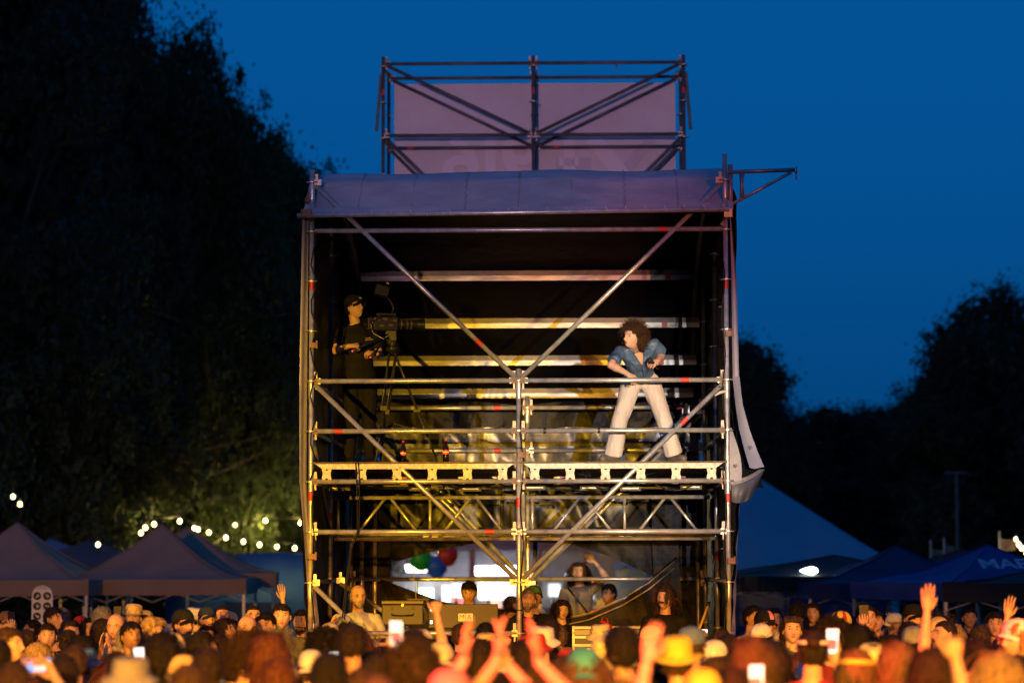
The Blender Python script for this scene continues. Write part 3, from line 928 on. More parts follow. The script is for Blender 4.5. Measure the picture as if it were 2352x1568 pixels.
def build_figure(P, voxel=.014, hi=False, sleeve=.62, shirt=True, flare=1.0, wide=1.0, noise=.0, seed=0.0, shirt_loose=.014, trouser_loose=.016, hem=None, tucked=False):
    """returns meshes: body (one surface of skin with head and hands), shirt, trousers, shoes"""
    out = {}
    mb, fg = MB(), MB()
    up = (P['neck'] - P['pelvis']).normalized()
    across = (P['sh'][1] - P['sh'][0]).normalized()
    fwd = across.cross(up) * -1
    Rt = Matrix((across, up.cross(across), up)).transposed()
    def torso(b, e):
        b.ell(P['chest'] + up * .01, ((.160 + e) * wide, .108 + e, .185 + e * .5), Rt, 16, 12)
        b.ell(P['pelvis'].lerp(P['chest'], .45), ((.140 + e) * wide, .100 + e, .20), Rt, 16, 12)
        for s in (0, 1):
            cone(b, P['chest'] + up * .07 + across * (.06 if s else -.06), .075 + e * .6, P['sh'][s] - up * .012, .049 + e * .55)
            cone(b, P['neck'] - up * .035, .050 + e * .2, P['sh'][s] - up * .004, .040 + e * .4)
        cone(b, P['chest'] + up * .08, .10 + e * .5, P['neck'], .060)
    torso(mb, 0)
    mb.ell(P['pelvis'], (.158 * wide, .112, .13), Rt, 14, 10)
    hm = head_matrix(P)
    cone(mb, P['neck'] - up * .03, .060, hm @ V(0, .022, -.05), .054)
    for s in (0, 1):
        cone(mb, P['sh'][s] - up * .012, .049, P['el'][s], .040)
        cone(mb, P['el'][s], .043, P['wr'][s], .027)
        m = P['el'][s].lerp(P['wr'][s], .3)
        mb.ell(m, (.045, .045, .06), (P['wr'][s] - P['el'][s]).to_track_quat('Z', 'Y').to_matrix(), 10, 8)
        side = P.get('side', (1, -1))[s]
        hand(mb, fg, P['wr'][s], P['hd'][s], P['pl'][s], side, P['curl'][s], thumb=P.get('thumb', (35, 35))[s])
        cone(mb, P['hip'][s], .085, P['kn'][s], .057)
        cone(mb, P['kn'][s], .058, P['an'][s], .038)
        mb.ell(P['kn'][s].lerp(P['an'][s], .3) , (.056, .056, .12), (P['an'][s] - P['kn'][s]).to_track_quat('Z', 'Y').to_matrix(), 10, 8)
        cone(mb, P['an'][s] - V(0, 0, .04), .036, P['toe'][s], .028)
    co, fa = remesh(mb, voxel)
    body = MB()
    body.add([Vector(c) for c in co], fa, 0)
    body.add(fg.v, fg.f, 0)
    head_parts(body, hm, hi)
    me = body.mesh('body', True)
    for _ in range(5): me.materials.append(None)
    out['body'] = me
    out['head'] = hm
    if shirt:
        sb = MB()
        torso(sb, shirt_loose)
        hem_z = hem if hem is not None else -.06
        if not tucked: sb.ell(P['pelvis'] + up * .05, ((.160 + shirt_loose) * wide, .112 + shirt_loose, .12 + hem_z * -.3), Rt, 16, 12)
        for s in (0, 1):
            e = P['sh'][s].lerp(P['el'][s], min(1, sleeve))
            cone(sb, P['sh'][s] - up * .014, .051 + shirt_loose * .5, e, .058 + shirt_loose * .7 if sleeve < 1 else .052, True, sleeve >= 1)
            if sleeve > 1.05:
                cone(sb, e, .050, P['el'][s].lerp(P['wr'][s], min(.97, sleeve - 1)), .037, True, False)
        co, fa = remesh(sb, voxel * 1.0, 4, noise, 8.0, seed)
        s_ = MB(); s_.add([Vector(c) for c in co], fa, 0)
        me = s_.mesh('shirt', True); me.materials.append(None)
        out['shirt'] = me
    tb = MB()
    e = trouser_loose
    tb.ell(P['pelvis'], ((.160 + e) * wide, .114 + e, .125), Rt, 14, 10)
    for s in (0, 1):
        cone(tb, P['hip'][s], .090 + e, P['kn'][s], .060 + e)
        dn = (P['an'][s] - P['kn'][s])
        cone(tb, P['kn'][s], .060 + e, P['an'][s] + dn.normalized() * -.01, (.044 + e) * flare, True, False)
    co, fa = remesh(tb, voxel, 4, noise, 6.0, seed + 5)
    t_ = MB(); t_.add([Vector(c) for c in co], fa, 0)
    me = t_.mesh('trousers', True); me.materials.append(None)
    out['trousers'] = me
    fb = MB()
    for s in (0, 1):
        a, t = P['an'][s], P['toe'][s]
        h = V(a.x, a.y, t.z) - (V(t.x, t.y, 0) - V(a.x, a.y, 0)).normalized() * .055
        cone(fb, V(h.x, h.y, t.z + .02), .040, V(t.x, t.y, t.z + .012), .042)
        cone(fb, a, .048, V(a.x, a.y, t.z + .02).lerp(t, .1), .046)
    co, fa = remesh(fb, max(voxel, .012), 3)
    co[:, 2] = np.maximum(co[:, 2], min(P['toe'][0].z, P['toe'][1].z) - .028)
    f_ = MB(); f_.add([Vector(c) for c in co], fa, 0)
    me = f_.mesh('shoe', True); me.materials.append(None)
    out['shoes'] = me
    return out

# ------------------------------------------------------------------ hair, hats and other worn things, in head space
def in_hair(d, style):
    dx, dy, dz = d
    if style == 'bald_sides':
        return dy > -.25 and -.55 < dz < .25
    lim = .50 if dy < -.55 else (.10 + (-.2 - dy) * 1.14 if dy < -.2 else (-.10 if dy < .12 else -.62))
    if style == 'buzz': lim += .05
    if style in ('short', 'buzz', 'bun', 'tied') and -.25 < dy < .22: lim = max(lim, .17)
    if style in ('short', 'buzz') and dy >= .22: lim = -.50
    return dz > lim

def hair_mesh(style, seed=1):
    rng = random.Random(seed)
    mb = MB()
    thick = {'short': .012, 'buzz': .004, 'medium': .018, 'long': .018, 'curly': .022, 'bun': .010, 'bald_sides': .008, 'wavy': .022, 'afro': .05, 'tied': .010}[style]
    nu, nv = 40, 30
    keep = {}
    dirs = []
    for j in range(nv + 1):
        ph = math.pi * j / nv - math.pi / 2
        for i in range(nu):
            th = 2 * math.pi * i / nu
            dirs.append((math.cos(ph) * math.cos(th), math.cos(ph) * math.sin(th), math.sin(ph)))
    D = np.array(dirs); S = head_surface(D)
    Pn = []
    for d, p in zip(dirs, S):
        h = thick * (0.85 + .7 * mnoise.noise(Vector(d) * 4 + Vector((seed, 0, 0))))
        if style in ('curly', 'afro', 'wavy'): h *= 1 + .5 * mnoise.noise(Vector(d) * 9 + Vector((0, seed, 0)))
        edge = in_hair(d, style)
        Pn.append(Vector(p) + Vector(d) * (max(.002, h) if edge else .0005))
    b0 = len(mb.v)
    mb.v.extend([tuple(p) for p in Pn])
    for j in range(nv):
        for i in range(nu):
            q = (j * nu + i, j * nu + (i + 1) % nu, (j + 1) * nu + (i + 1) % nu, (j + 1) * nu + i)
            if sum(in_hair(dirs[k], style) for k in q) >= 2:
                mb.f.append(tuple(k + b0 for k in q)); mb.m.append(0)
    n = {'short': 900, 'buzz': 0, 'medium': 900, 'long': 900, 'curly': 760, 'bun': 500, 'bald_sides': 350, 'wavy': 800, 'afro': 900, 'tied': 500}[style]
    crown = Vector((0, .45, .9)).normalized()
    made = 0
    while made < n:
        d = Vector((rng.gauss(0, 1), rng.gauss(0, 1), rng.gauss(0, 1))).normalized()
        if not in_hair(d, style): continue
        made += 1
        p = Vector(head_surface(np.array([d]))[0]) + d * thick * rng.uniform(.3, 1.0)
        tang = (d - crown * d.dot(crown))
        tang = tang - d * tang.dot(d)
        tang = (tang.normalized() if tang.length > 1e-3 else d.orthogonal())
        tang = (tang + Vector((rng.gauss(0, .35), rng.gauss(0, .35), rng.gauss(0, .2))) - d * 0).normalized()
        pts = [p]
        w = .0035
        if style in ('short', 'bald_sides', 'bun', 'tied'):
            L = rng.uniform(.02, .045)
            v = (tang + d * rng.uniform(.15, .55)).normalized()
            for q in range(3):
                v = (v + tang * .3 - Vector((0, 0, .12))).normalized()
                pts.append(pts[-1] + v * L / 3)
        elif style in ('medium', 'wavy', 'long'):
            L = {'medium': rng.uniform(.06, .13), 'wavy': rng.uniform(.10, .19), 'long': rng.uniform(.16, .36)}[style]
            if d.y < -.3 and style != 'wavy': L *= .35
            v = (tang + d * .35).normalized()
            nseg = 7
            ph = rng.uniform(0, 6.28)
            for q in range(nseg):
                v = (v * .8 + Vector((0, .02, -.42)) + d * (.05 if q < 3 else -.02)).normalized()
                wv = Vector((math.sin(ph + q * 1.6), math.cos(ph + q * 1.6), 0)) * (.22 if style == 'wavy' else .06)
                np_ = pts[-1] + (v + wv).normalized() * L / nseg
                # keep outside the head and off the face
                k = Vector((np_.x / .086, np_.y / .108, min(0, np_.z) / .14 + max(0, np_.z) / .128))
                if k.length < 1.0 and np_.z > -.1: np_ = Vector((np_.x / k.length, np_.y / k.length, np_.z))
                if np_.y < -.05 and abs(np_.x) < .062: np_.x = .066 if np_.x > 0 else -.066
                pts.append(np_)
            w = .0055
        else:                                     # curls: small coils growing outwards
            L = rng.uniform(.03, .105) if style == 'curly' else rng.uniform(.03, .05)
            if d.y < -.4: L *= .6
            ax = (d + Vector((0, 0, -.55)) + Vector((rng.gauss(0, .3), rng.gauss(0, .3), rng.gauss(0, .25)))).normalized()
            a = ax.orthogonal().normalized(); b_ = ax.cross(a)
            ph = rng.uniform(0, 6.28); cr = rng.uniform(.008, .015)
            nseg = 11
            for q in range(1, nseg):
                t = q / nseg
                an = ph + t * 11
                pts.append(p + ax * L * t + (a * math.cos(an) + b_ * math.sin(an)) * cr * min(1, t * 3))
            w = .0026
        nn = len(pts)
        if style in ('curly', 'afro'):
            mb.tube(pts, [w * (1 - .5 * q / (nn - 1)) for q in range(nn)], 3, cap=False)
        else:
            vs, fs = [], []
            for q, pt in enumerate(pts):
                tdir = (pts[min(q + 1, nn - 1)] - pts[max(q - 1, 0)])
                sdv = tdir.cross(d)
                sdv = sdv.normalized() if sdv.length > 1e-6 else d.orthogonal().normalized()
                ww = w * (1 - .75 * q / (nn - 1))
                vs += [pt - sdv * ww, pt + sdv * ww]
            fs = [(2 * q, 2 * q + 1, 2 * q + 3, 2 * q + 2) for q in range(nn - 1)]
            mb.add(vs, fs)
    if style == 'bun':
        mb.ell((0, .10, .075), (.042, .040, .038), None, 14, 10, fn=lambda p: p * (1 + .18 * mnoise.noise(p * 60)))
    if style == 'tied':
        mb.tube([(0, .095, .03), (0, .135, .02), (0.005, .145, -.05), (.01, .13, -.15), (0, .12, -.2)], [.018, .024, .026, .02, .005], 9)
    me = mb.mesh('hair', True); me.materials.append(None)
    return me

def beard_mesh(seed=3, full=True):
    rng = random.Random(seed); mb = MB(); made = 0
    while made < (420 if full else 110):
        d = Vector((rng.gauss(0, 1), -abs(rng.gauss(0, 1)), rng.gauss(0, 1))).normalized()
        p = Vector(head_surface(np.array([d]))[0])
        if full:
            ok = (-.125 < p.z < -.045 and p.y < .0 and not (abs(p.x) < .02 and -.07 < p.z < -.054)) and (p.z < -.07 or abs(p.x) > .05 or p.z > -.053) and not (p.z > -.05 and abs(p.x) < .05 and abs(p.x) > .03)
        else:
            ok = abs(p.x) < .030 and -.055 < p.z < -.043 and p.y < -.07
        if not ok: continue
        made += 1
        v = (Vector((p.x * 3, -.25, -.9)) if full else Vector((3 * (1 if p.x > 0 else -1) * .3, -.3, -.7))).normalized()
        q = p + d * .006 + v * rng.uniform(.008, .014)
        s = v.cross(d); s = s.normalized() * .0025 if s.length > 1e-5 else Vector((.0025, 0, 0))
        a = p - v * .004 + d * .003
        mb.add([a - s, a + s, q + s * .5, q - s * .5], [(0, 1, 2, 3)])
    me = mb.mesh('beard', True); me.materials.append(None)
    return me

def cap_mesh(brim=True, backwards=False):
    mb = MB()
    def dome(u, v):
        th = 2 * math.pi * u; ph = v * math.pi / 2
        r = math.cos(ph) ** .75
        return (.092 * r * math.cos(th), .004 + .112 * r * math.sin(th), .042 + .100 * math.sin(ph) + .004 * math.cos(6 * th) * math.cos(ph) * .3)
    mb.grid(28, 9, dome)
    mb.ell((0, .004, .139), (.009, .009, .006), None, 8, 5)
    if brim:
        s = 1 if not backwards else -1
        def br(u, v):
            a = math.pi * (-.33 + .66 * u)
            r = 1 + .62 * v * math.cos(a * 1.15)
            x = .090 * math.sin(a) * (1 + .08 * v); y = -.108 * math.cos(a) * r
            return (x, .004 + s * y, .046 - .03 * (x / .08) ** 2 - .020 * v)
        mb.grid(12, 5, br)
        mb.grid(12, 5, lambda u, v: tuple(Vector(br(1 - u, v)) - Vector((0, 0, .004))))
    me = mb.mesh('cap', True); me.materials.append(None)
    return me

def brim_mesh(s=1):
    mb = MB()
    def br(u, v):
        a = math.pi * (-.335 + .67 * u)
        r = 1 + .64 * v * math.cos(a * 1.15)
        x = .091 * math.sin(a) * (1 + .08 * v); y = -.108 * math.cos(a) * r
        return (x, .004 + s * y, .0485 - .03 * (x / .08) ** 2 - .020 * v)
    mb.grid(12, 5, br)
    mb.grid(12, 5, lambda u, v: tuple(Vector(br(1 - u, v)) - Vector((0, 0, .009))))
    me = mb.mesh('cap_brim', True); me.materials.append(None)
    return me
def panel_mesh(w, a0):
    mb = MB()
    def f(u, v):
        th = -math.pi / 2 + a0 + w * (u - .5); ph = (.12 + .62 * v) * math.pi / 2
        r = math.cos(ph) ** .75
        return (.0945 * r * math.cos(th), .004 + .1145 * r * math.sin(th), .043 + .1015 * math.sin(ph))
    mb.grid(6, 6, f)
    me = mb.mesh('cap_panel', True); me.materials.append(None)
    return me
def brimhat_mesh(bw=.055, crown=.11, pinch=True, droop=.012):
    mb = MB()
    def crn(u, v):
        th = 2 * math.pi * u
        pr = [(1.0, 0), (.97, .4), (.92, .75), (.82, .93), (.5, 1.0), (0.0, .94 if pinch else 1.02)]
        f = v * 5; i = min(int(f), 4); t = f - i
        r = pr[i][0] * (1 - t) + pr[i + 1][0] * t; h = pr[i][1] * (1 - t) + pr[i + 1][1] * t
        dent = (1 - .16 * (1 if pinch else 0) * max(0, -math.sin(th)) * h)
        return (.093 * r * math.cos(th) * dent, .004 + .112 * r * math.sin(th), .035 + crown * h)
    mb.grid(32, 12, crn)
    def br(u, v):
        th = 2 * math.pi * u
        r = 1 + v * bw / .1
        return (.093 * r * math.cos(th), .004 + .112 * r * math.sin(th), .037 - droop * v + .014 * v * math.cos(2 * th))
    mb.grid(32, 5, br)
    mb.grid(32, 5, lambda u, v: tuple(Vector(br(1 - u, v)) - Vector((0, 0, .004))))
    me = mb.mesh('hat', True); me.materials.append(None)
    return me

def glasses_mesh():
    mb = MB()
    for s in (-1, 1):
        ring = [V(s * .033 + .022 * math.cos(a), -.0985 + .006 * abs(math.cos(a)), .004 + .015 * math.sin(a)) for a in [2 * math.pi * k / 14 for k in range(15)]]
        mb.tube(ring, .0018, 5, cap=False)
        mb.tube([V(s * .055, -.092, .006), V(s * .078, -.03, .008), V(s * .08, .01, .004)], .0018, 5)
    mb.tube([V(-.011, -.100, .006), V(0, -.103, .009), V(.011, -.100, .006)], .0018, 5)
    me = mb.mesh('glasses', True); me.materials.append(None)
    return me

def headphones_mesh(neck=True):
    mb = MB()
    pts = [V(.085 * math.cos(a), .03 + .075 * math.sin(a), -.175 - .01 * math.sin(a)) for a in [math.pi * k / 12 for k in range(13)]]
    mb.tube(pts, .010, 7)
    for s in (-1, 1):
        mb.ell((s * .078, -.01, -.185), (.022, .036, .040), None, 12, 8)
    me = mb.mesh('headphones', True); me.materials.append(None)
    return me

def band_mesh():
    mb = MB()
    mb.tube([V(.088 * math.cos(a), .004 + .110 * math.sin(a), .055 + .02 * math.sin(a)) for a in [2 * math.pi * k / 24 for k in range(25)]], .012, 6, cap=False)
    me = mb.mesh('headband', True); me.materials.append(None)
    return me

# materials for people
def skin(name, c): return mat('skin_' + name, c, 0.5, var=.18, scale=14, spec=.35, bump=.05, bscale=120)
SKINS = [skin('fair', (.56, .36, .27)), skin('warm', (.48, .29, .20)), skin('tan', (.40, .23, .15)), skin('ruddy', (.52, .29, .22)), skin('brown', (.22, .12, .075))]
M_EYE = mat('eye_white', (.34, .31, .28), .35)
M_IRIS = mat('iris', (.05, .035, .025), .15)
M_LIP = mat('lips', (.30, .10, .085), .45)
def hairm(name, c): return mat('hair_' + name, c, .6, var=.7, scale=45, spec=.15, stretch=(1, 1, .25), bump=.8, bscale=90, bdist=.02)
HAIR = dict(black=hairm('black', (0.0140, 0.0109, 0.0093)), dark=hairm('dark_brown', (0.0271, 0.0170, 0.0116)), brown=hairm('brown', (0.0659, 0.0372, 0.0217)),
            light=hairm('light_brown', (0.1240, 0.0736, 0.0387)), blond=hairm('blond', (0.4200, 0.2800, 0.1300)), grey=hairm('grey', (0.2800, 0.2600, 0.2400)), auburn=hairm('auburn', (0.1008, 0.0349, 0.0194)))
_CL = {}
CLOTH_COL = dict(black=(.008, .008, .009), navy=(.02, .03, .08), white=(.62, .60, .56), cream=(.62, .52, .36), grey=(.20, .20, .21), lightgrey=(.42, .43, .46), olive=(.13, .13, .06), green=(.05, .14, .06),
                 red=(.42, .03, .03), maroon=(.17, .02, .025), blue=(.05, .12, .32), teal=(.05, .32, .36), yellow=(.65, .45, .06), straw=(.62, .45, .18), orange=(.55, .20, .05), pink=(.60, .22, .25), purple=(.16, .06, .22), denim=(.10, .16, .30), brown=(.14, .08, .05), paleyellow=(.72, .60, .28))
def cloth(c):
    return mat('cloth_' + c, CLOTH_COL[c], .85, var=.22, scale=9, bump=.7, bscale=13, bdist=.035, spec=.2)

_HAIRM = {}
def get_hair(style, seed):
    k = (style, seed)
    if k not in _HAIRM: _HAIRM[k] = hair_mesh(style, seed)
    return _HAIRM[k]
CAPM, CAPNB = cap_mesh(), cap_mesh(True, True)
FEDORA, SUNHAT, BUCKET = brimhat_mesh(), brimhat_mesh(.085, .10, False, .03), brimhat_mesh(.05, .085, False, .04)
GLASSES, BEARD, MOUST, PHONES_H, BAND = glasses_mesh(), beard_mesh(), beard_mesh(5, False), headphones_mesh(), band_mesh()

def place_head_child(name, me, person, hm, m):
    o = obj_from_mesh(name, me, person, mats=[m])
    o.matrix_local = hm
    return o

def person(fig, loc, rz, scale, label, skin_m=None, hair=None, hair_c='dark', shirt_c='black', trousers_c='navy', hat=None, hat_c='white', beard=None, glasses=False, group=None, extra=(), shoes_c='black', shirt_mat=None, trouser_mat=None, shoe_mat=None):
    hc = HAIR[hair_c]
    body = obj_from_mesh('person', fig['body'], None, loc, (0, 0, rz), [skin_m or SKINS[0], M_EYE, M_IRIS, M_LIP, hc])
    body.scale = (scale,) * 3
    tag(body, label, 'person', group)
    if 'shirt' in fig: obj_from_mesh('shirt', fig['shirt'], body, mats=[shirt_mat or cloth(shirt_c)])
    obj_from_mesh('trousers', fig['trousers'], body, mats=[trouser_mat or cloth(trousers_c)])
    obj_from_mesh('shoes', fig['shoes'], body, mats=[shoe_mat or cloth(shoes_c)])
    if hair:
        place_head_child('hair', get_hair(*hair) if isinstance(hair, tuple) else get_hair(hair, 1), body, fig['head'], hc)
    if beard == 'full': place_head_child('beard', BEARD, body, fig['head'], hc)
    if beard == 'moustache': place_head_child('moustache', MOUST, body, fig['head'], hc)
    if glasses: place_head_child('glasses', GLASSES, body, fig['head'], M_BLACK)
    if hat:
        me = {'cap': CAPM, 'cap_back': CAPNB, 'fedora': FEDORA, 'sunhat': SUNHAT, 'bucket': BUCKET, 'band': BAND}[hat]
        place_head_child({'cap': 'cap', 'cap_back': 'cap', 'band': 'headband'}.get(hat, 'hat'), me, body, fig['head'], cloth(hat_c))
    if 'headphones' in extra: place_head_child('headphones', PHONES_H, body, fig['head'], M_BLACK)
    return body
# ================================================================== trees
M_LEAF = mat('leaves', (.055, .085, .025), .7, var=.5, scale=1.2, trans=.25)
M_LEAF2 = mat('leaves_dark', (.035, .055, .022), .75, var=.5, scale=1.0, trans=.2)
M_BARK = mat('bark', (.07, .055, .04), .9, var=.5, scale=5, bump=.6)

def crown_mesh(seed, blobs, n_small, n_big, leaf, big):
    """leaf quads gathered in clumps on the surface and inside of several lobes"""
    rng = np.random.default_rng(seed)
    C, Rr = [], []
    for (bx, by, bz, br, bh) in blobs:
        C.append((bx, by, bz)); Rr.append((br, br, bh))
    C, Rr = np.array(C), np.array(Rr)
    wgt = Rr[:, 0] ** 2; wgt = wgt / wgt.sum()
    # clump centres near each lobe's surface
    nc = 700
    k = rng.choice(len(C), nc, p=wgt)
    d = rng.normal(size=(nc, 3)); d /= np.linalg.norm(d, axis=1)[:, None]
    rad = np.where(rng.random(nc) < .22, rng.uniform(1.0, 1.32, nc), rng.uniform(.55, 1.05, nc))
    cc = C[k] + d * Rr[k] * rad[:, None]
    cs = rng.uniform(.22, .60, nc) * np.where(rad > 1.06, .55, 1.0)
    kk = rng.integers(0, nc, n_small)
    p = cc[kk] + rng.normal(size=(n_small, 3)) * (cs[kk] * .55)[:, None]
    k2 = rng.choice(len(C), n_big, p=wgt)
    d2 = rng.normal(size=(n_big, 3)); d2 /= np.linalg.norm(d2, axis=1)[:, None]
    p2 = C[k2] + d2 * Rr[k2] * (rng.uniform(0, .85, n_big) ** .5)[:, None]
    def quads(p, size):
        n = len(p)
        a = rng.normal(size=(n, 3)); a /= np.linalg.norm(a, axis=1)[:, None]
        b = rng.normal(size=(n, 3)); b -= a * (a * b).sum(1)[:, None]; b /= np.linalg.norm(b, axis=1)[:, None]
        s = size * rng.uniform(.6, 1.3, n)[:, None]
        return np.stack([p - a * s, p - b * s * .5, p + a * s, p + b * s * .5], 1)
    q = np.concatenate([quads(p, leaf), quads(p2, big)])
    n = len(q)
    me = bpy.data.meshes.new('crown')
    me.vertices.add(n * 4); me.vertices.foreach_set('co', q.reshape(-1))
    me.loops.add(n * 4); me.loops.foreach_set('vertex_index', np.arange(n * 4, dtype=np.int32))
    me.polygons.add(n); me.polygons.foreach_set('loop_start', np.arange(0, n * 4, 4, dtype=np.int32))
    me.update(calc_edges=True); me.validate()
    me.materials.append(None)
    return me

def trunk_mesh(seed, h, r, blobs):
    rng = random.Random(seed)
    b = MB()
    pts = [V(rng.gauss(0, .05) * i * .3, rng.gauss(0, .05) * i * .3, h * i / 7) for i in range(8)]
    b.tube(pts, [r * (1.25 if i == 0 else 1 - .09 * i) for i in range(8)], 10)
    for (bx, by, bz, br, bh) in blobs:
        for _ in range(3):
            s = pts[rng.randint(3, 6)]
            e = V(bx, by, bz) + V(rng.gauss(0, .45), rng.gauss(0, .45), rng.gauss(0, .35)) * br
            m = s.lerp(e, .5) + V(0, 0, -.06 * (e - s).length)
            b.tube([s, m, e], [r * .38, r * .24, r * .06], 6)
            for _ in range(3):
                t = e + V(rng.gauss(0, 1), rng.gauss(0, 1), rng.gauss(0, 1)) * br * .5
                b.tube([m.lerp(e, .6), t], [r * .10, r * .02], 4)
    me = b.mesh('trunk', True); me.materials.append(None)
    return me

def rounds(seed, h, w, n, low=.25):
    """lobes of a crown h tall (from low*h up) and w wide"""
    rng = random.Random(seed)
    out = [(0, 0, h * .58, w * .30, h * .30)]
    for i in range(n):
        t = (i + .5) / n
        z = h * (low + (1 - low - .07) * t)
        ring = w * .5 * (math.sin(math.pi * min(1, (.22 + .75 * t))) ** .7) * rng.uniform(.55, .8)
        a = i * 2.4 + rng.uniform(-.4, .4)
        br = w * rng.uniform(.15, .24)
        out.append((ring * math.cos(a), ring * math.sin(a), z, br, br * rng.uniform(.75, 1.0)))
    return out

B1, B2, B3 = rounds(1, 16, 11, 16, .14), rounds(2, 11, 8, 14, .16), rounds(3, 9, 5, 12, .12)
TREES = [(crown_mesh(1, B1, 95000, 30000, .085, .17), trunk_mesh(1, 11, .34, B1)),
         (crown_mesh(2, B2, 62000, 20000, .075, .16), trunk_mesh(2, 7.5, .24, B2)),
         (crown_mesh(3, B3, 36000, 12000, .075, .15), trunk_mesh(3, 6.5, .18, B3))]
def tree(kind, x, Y, label, scale=1.0, rz=0.0, leaf=M_LEAF, sx=1.0):
    p = at(x, 1000, Y)
    o = empty('broadleaf_tree', (p.x, Y, 0), rz, label, 'tree', 'trees round the festival field')
    o.scale = (scale * sx, scale * sx, scale)
    obj_from_mesh('trunk', TREES[kind][1], o, mats=[M_BARK])
    obj_from_mesh('crown', TREES[kind][0], o, mats=[leaf])
    return o
def htree(kind, x, ytop, Y, label, rz=0.0, leaf=M_LEAF, sx=1.0):
    H = (15.6, 10.9, 8.9)[kind]
    return tree(kind, x, Y, label, at(x, ytop, Y).z / H, rz, leaf, sx)
htree(0, -90, -420, 30, 'huge dark tree rising out of view behind the brown-roofed canopy tents', .3, M_LEAF2, .66)
htree(0, 170, -190, 36, 'very tall dark tree whose side slopes down beside the huge one', 1.7, M_LEAF2, .50)
htree(1, 400, 110, 38, 'tall tree with ragged sunless crown above the festoon bulbs', .9, M_LEAF, .56)
htree(1, 535, 265, 37, 'middle-height tree with loose crown between tall trees and the tower', 2.2, M_LEAF, .44)
htree(2, 640, 325, 40, 'slim leafy tree half hidden behind the left wall of the tower', 1.1, M_LEAF, .60)
htree(1, 100, 660, 34, 'low broad tree directly behind the blue canopy tents', 4.0, M_LEAF2, 1.25)
htree(1, 300, 720, 40, 'tree lit yellow-green from below by the festoon bulbs', 3.3, M_LEAF, 1.4)
htree(1, 560, 700, 42, 'tree with lit lower branches behind the blue dome tent', 5.1, M_LEAF, 1.3)
htree(2, 1712, 772, 48, 'narrow upright tree just right of the grey tarpaulin flap', .4, M_LEAF2, .74)
htree(2, 1790, 925, 52, 'small round tree against the narrow upright one', 2.4, M_LEAF2, .8)
htree(2, 1930, 930, 56, 'low dark tree above the edge of the big blue marquee', 1.0, M_LEAF2, 1.5)
htree(2, 2020, 940, 60, 'low dark tree in the hedge line with a spiky top', 3.0, M_LEAF2, 1.5)
htree(2, 2110, 905, 58, 'dark tree joining the hedge line to the tall trees', 4.2, M_LEAF2, 1.4)
htree(1, 2215, 800, 50, 'broad dark tree with twiggy outline over the canopy row', .8, M_LEAF2, .95)
htree(1, 2345, 690, 46, 'tallest dark tree above the canopy with white lettering', 2.8, M_LEAF2, 1.05)
htree(2, 1850, 1010, 64, 'shadowy low tree filling the dip between upright tree and hedge line', 5.0, M_LEAF2, 1.5)
# far hedge reading as one mass
hb = crown_mesh(9, [(x * 3.0, 0, 1.6 + .4 * math.sin(x * 1.7), 2.3, 2.4) for x in range(-11, 12)], 60000, 40000, .10, .26)
h_ = obj_from_mesh('hedge_foliage', hb, None, (0, 78, 0), mats=[M_LEAF2]); tag(h_, kind='stuff')

# ================================================================== tents
M_TENTBROWN = mat('brown_canopy', (.34, .23, .16), .75, var=.15, scale=2, bump=.2, bscale=3, trans=.15)
M_TENTBLUE = mat('blue_canopy', (.05, .14, .38), .75, var=.15, scale=2, bump=.2, bscale=3, trans=.15)
M_TENTNAVY = mat('navy_canopy', (.018, .03, .10), .75, var=.2, scale=2, trans=.1)
M_TENTDARK = mat('black_canopy', (.012, .012, .014), .8)
M_MARQ = mat('blue_marquee_fabric', (.38, .44, .52), .7, var=.12, scale=.6, bump=.2, bscale=1.5, trans=.15)
M_ALUD = mat('tent_aluminium', (.45, .44, .42), .45, .3)

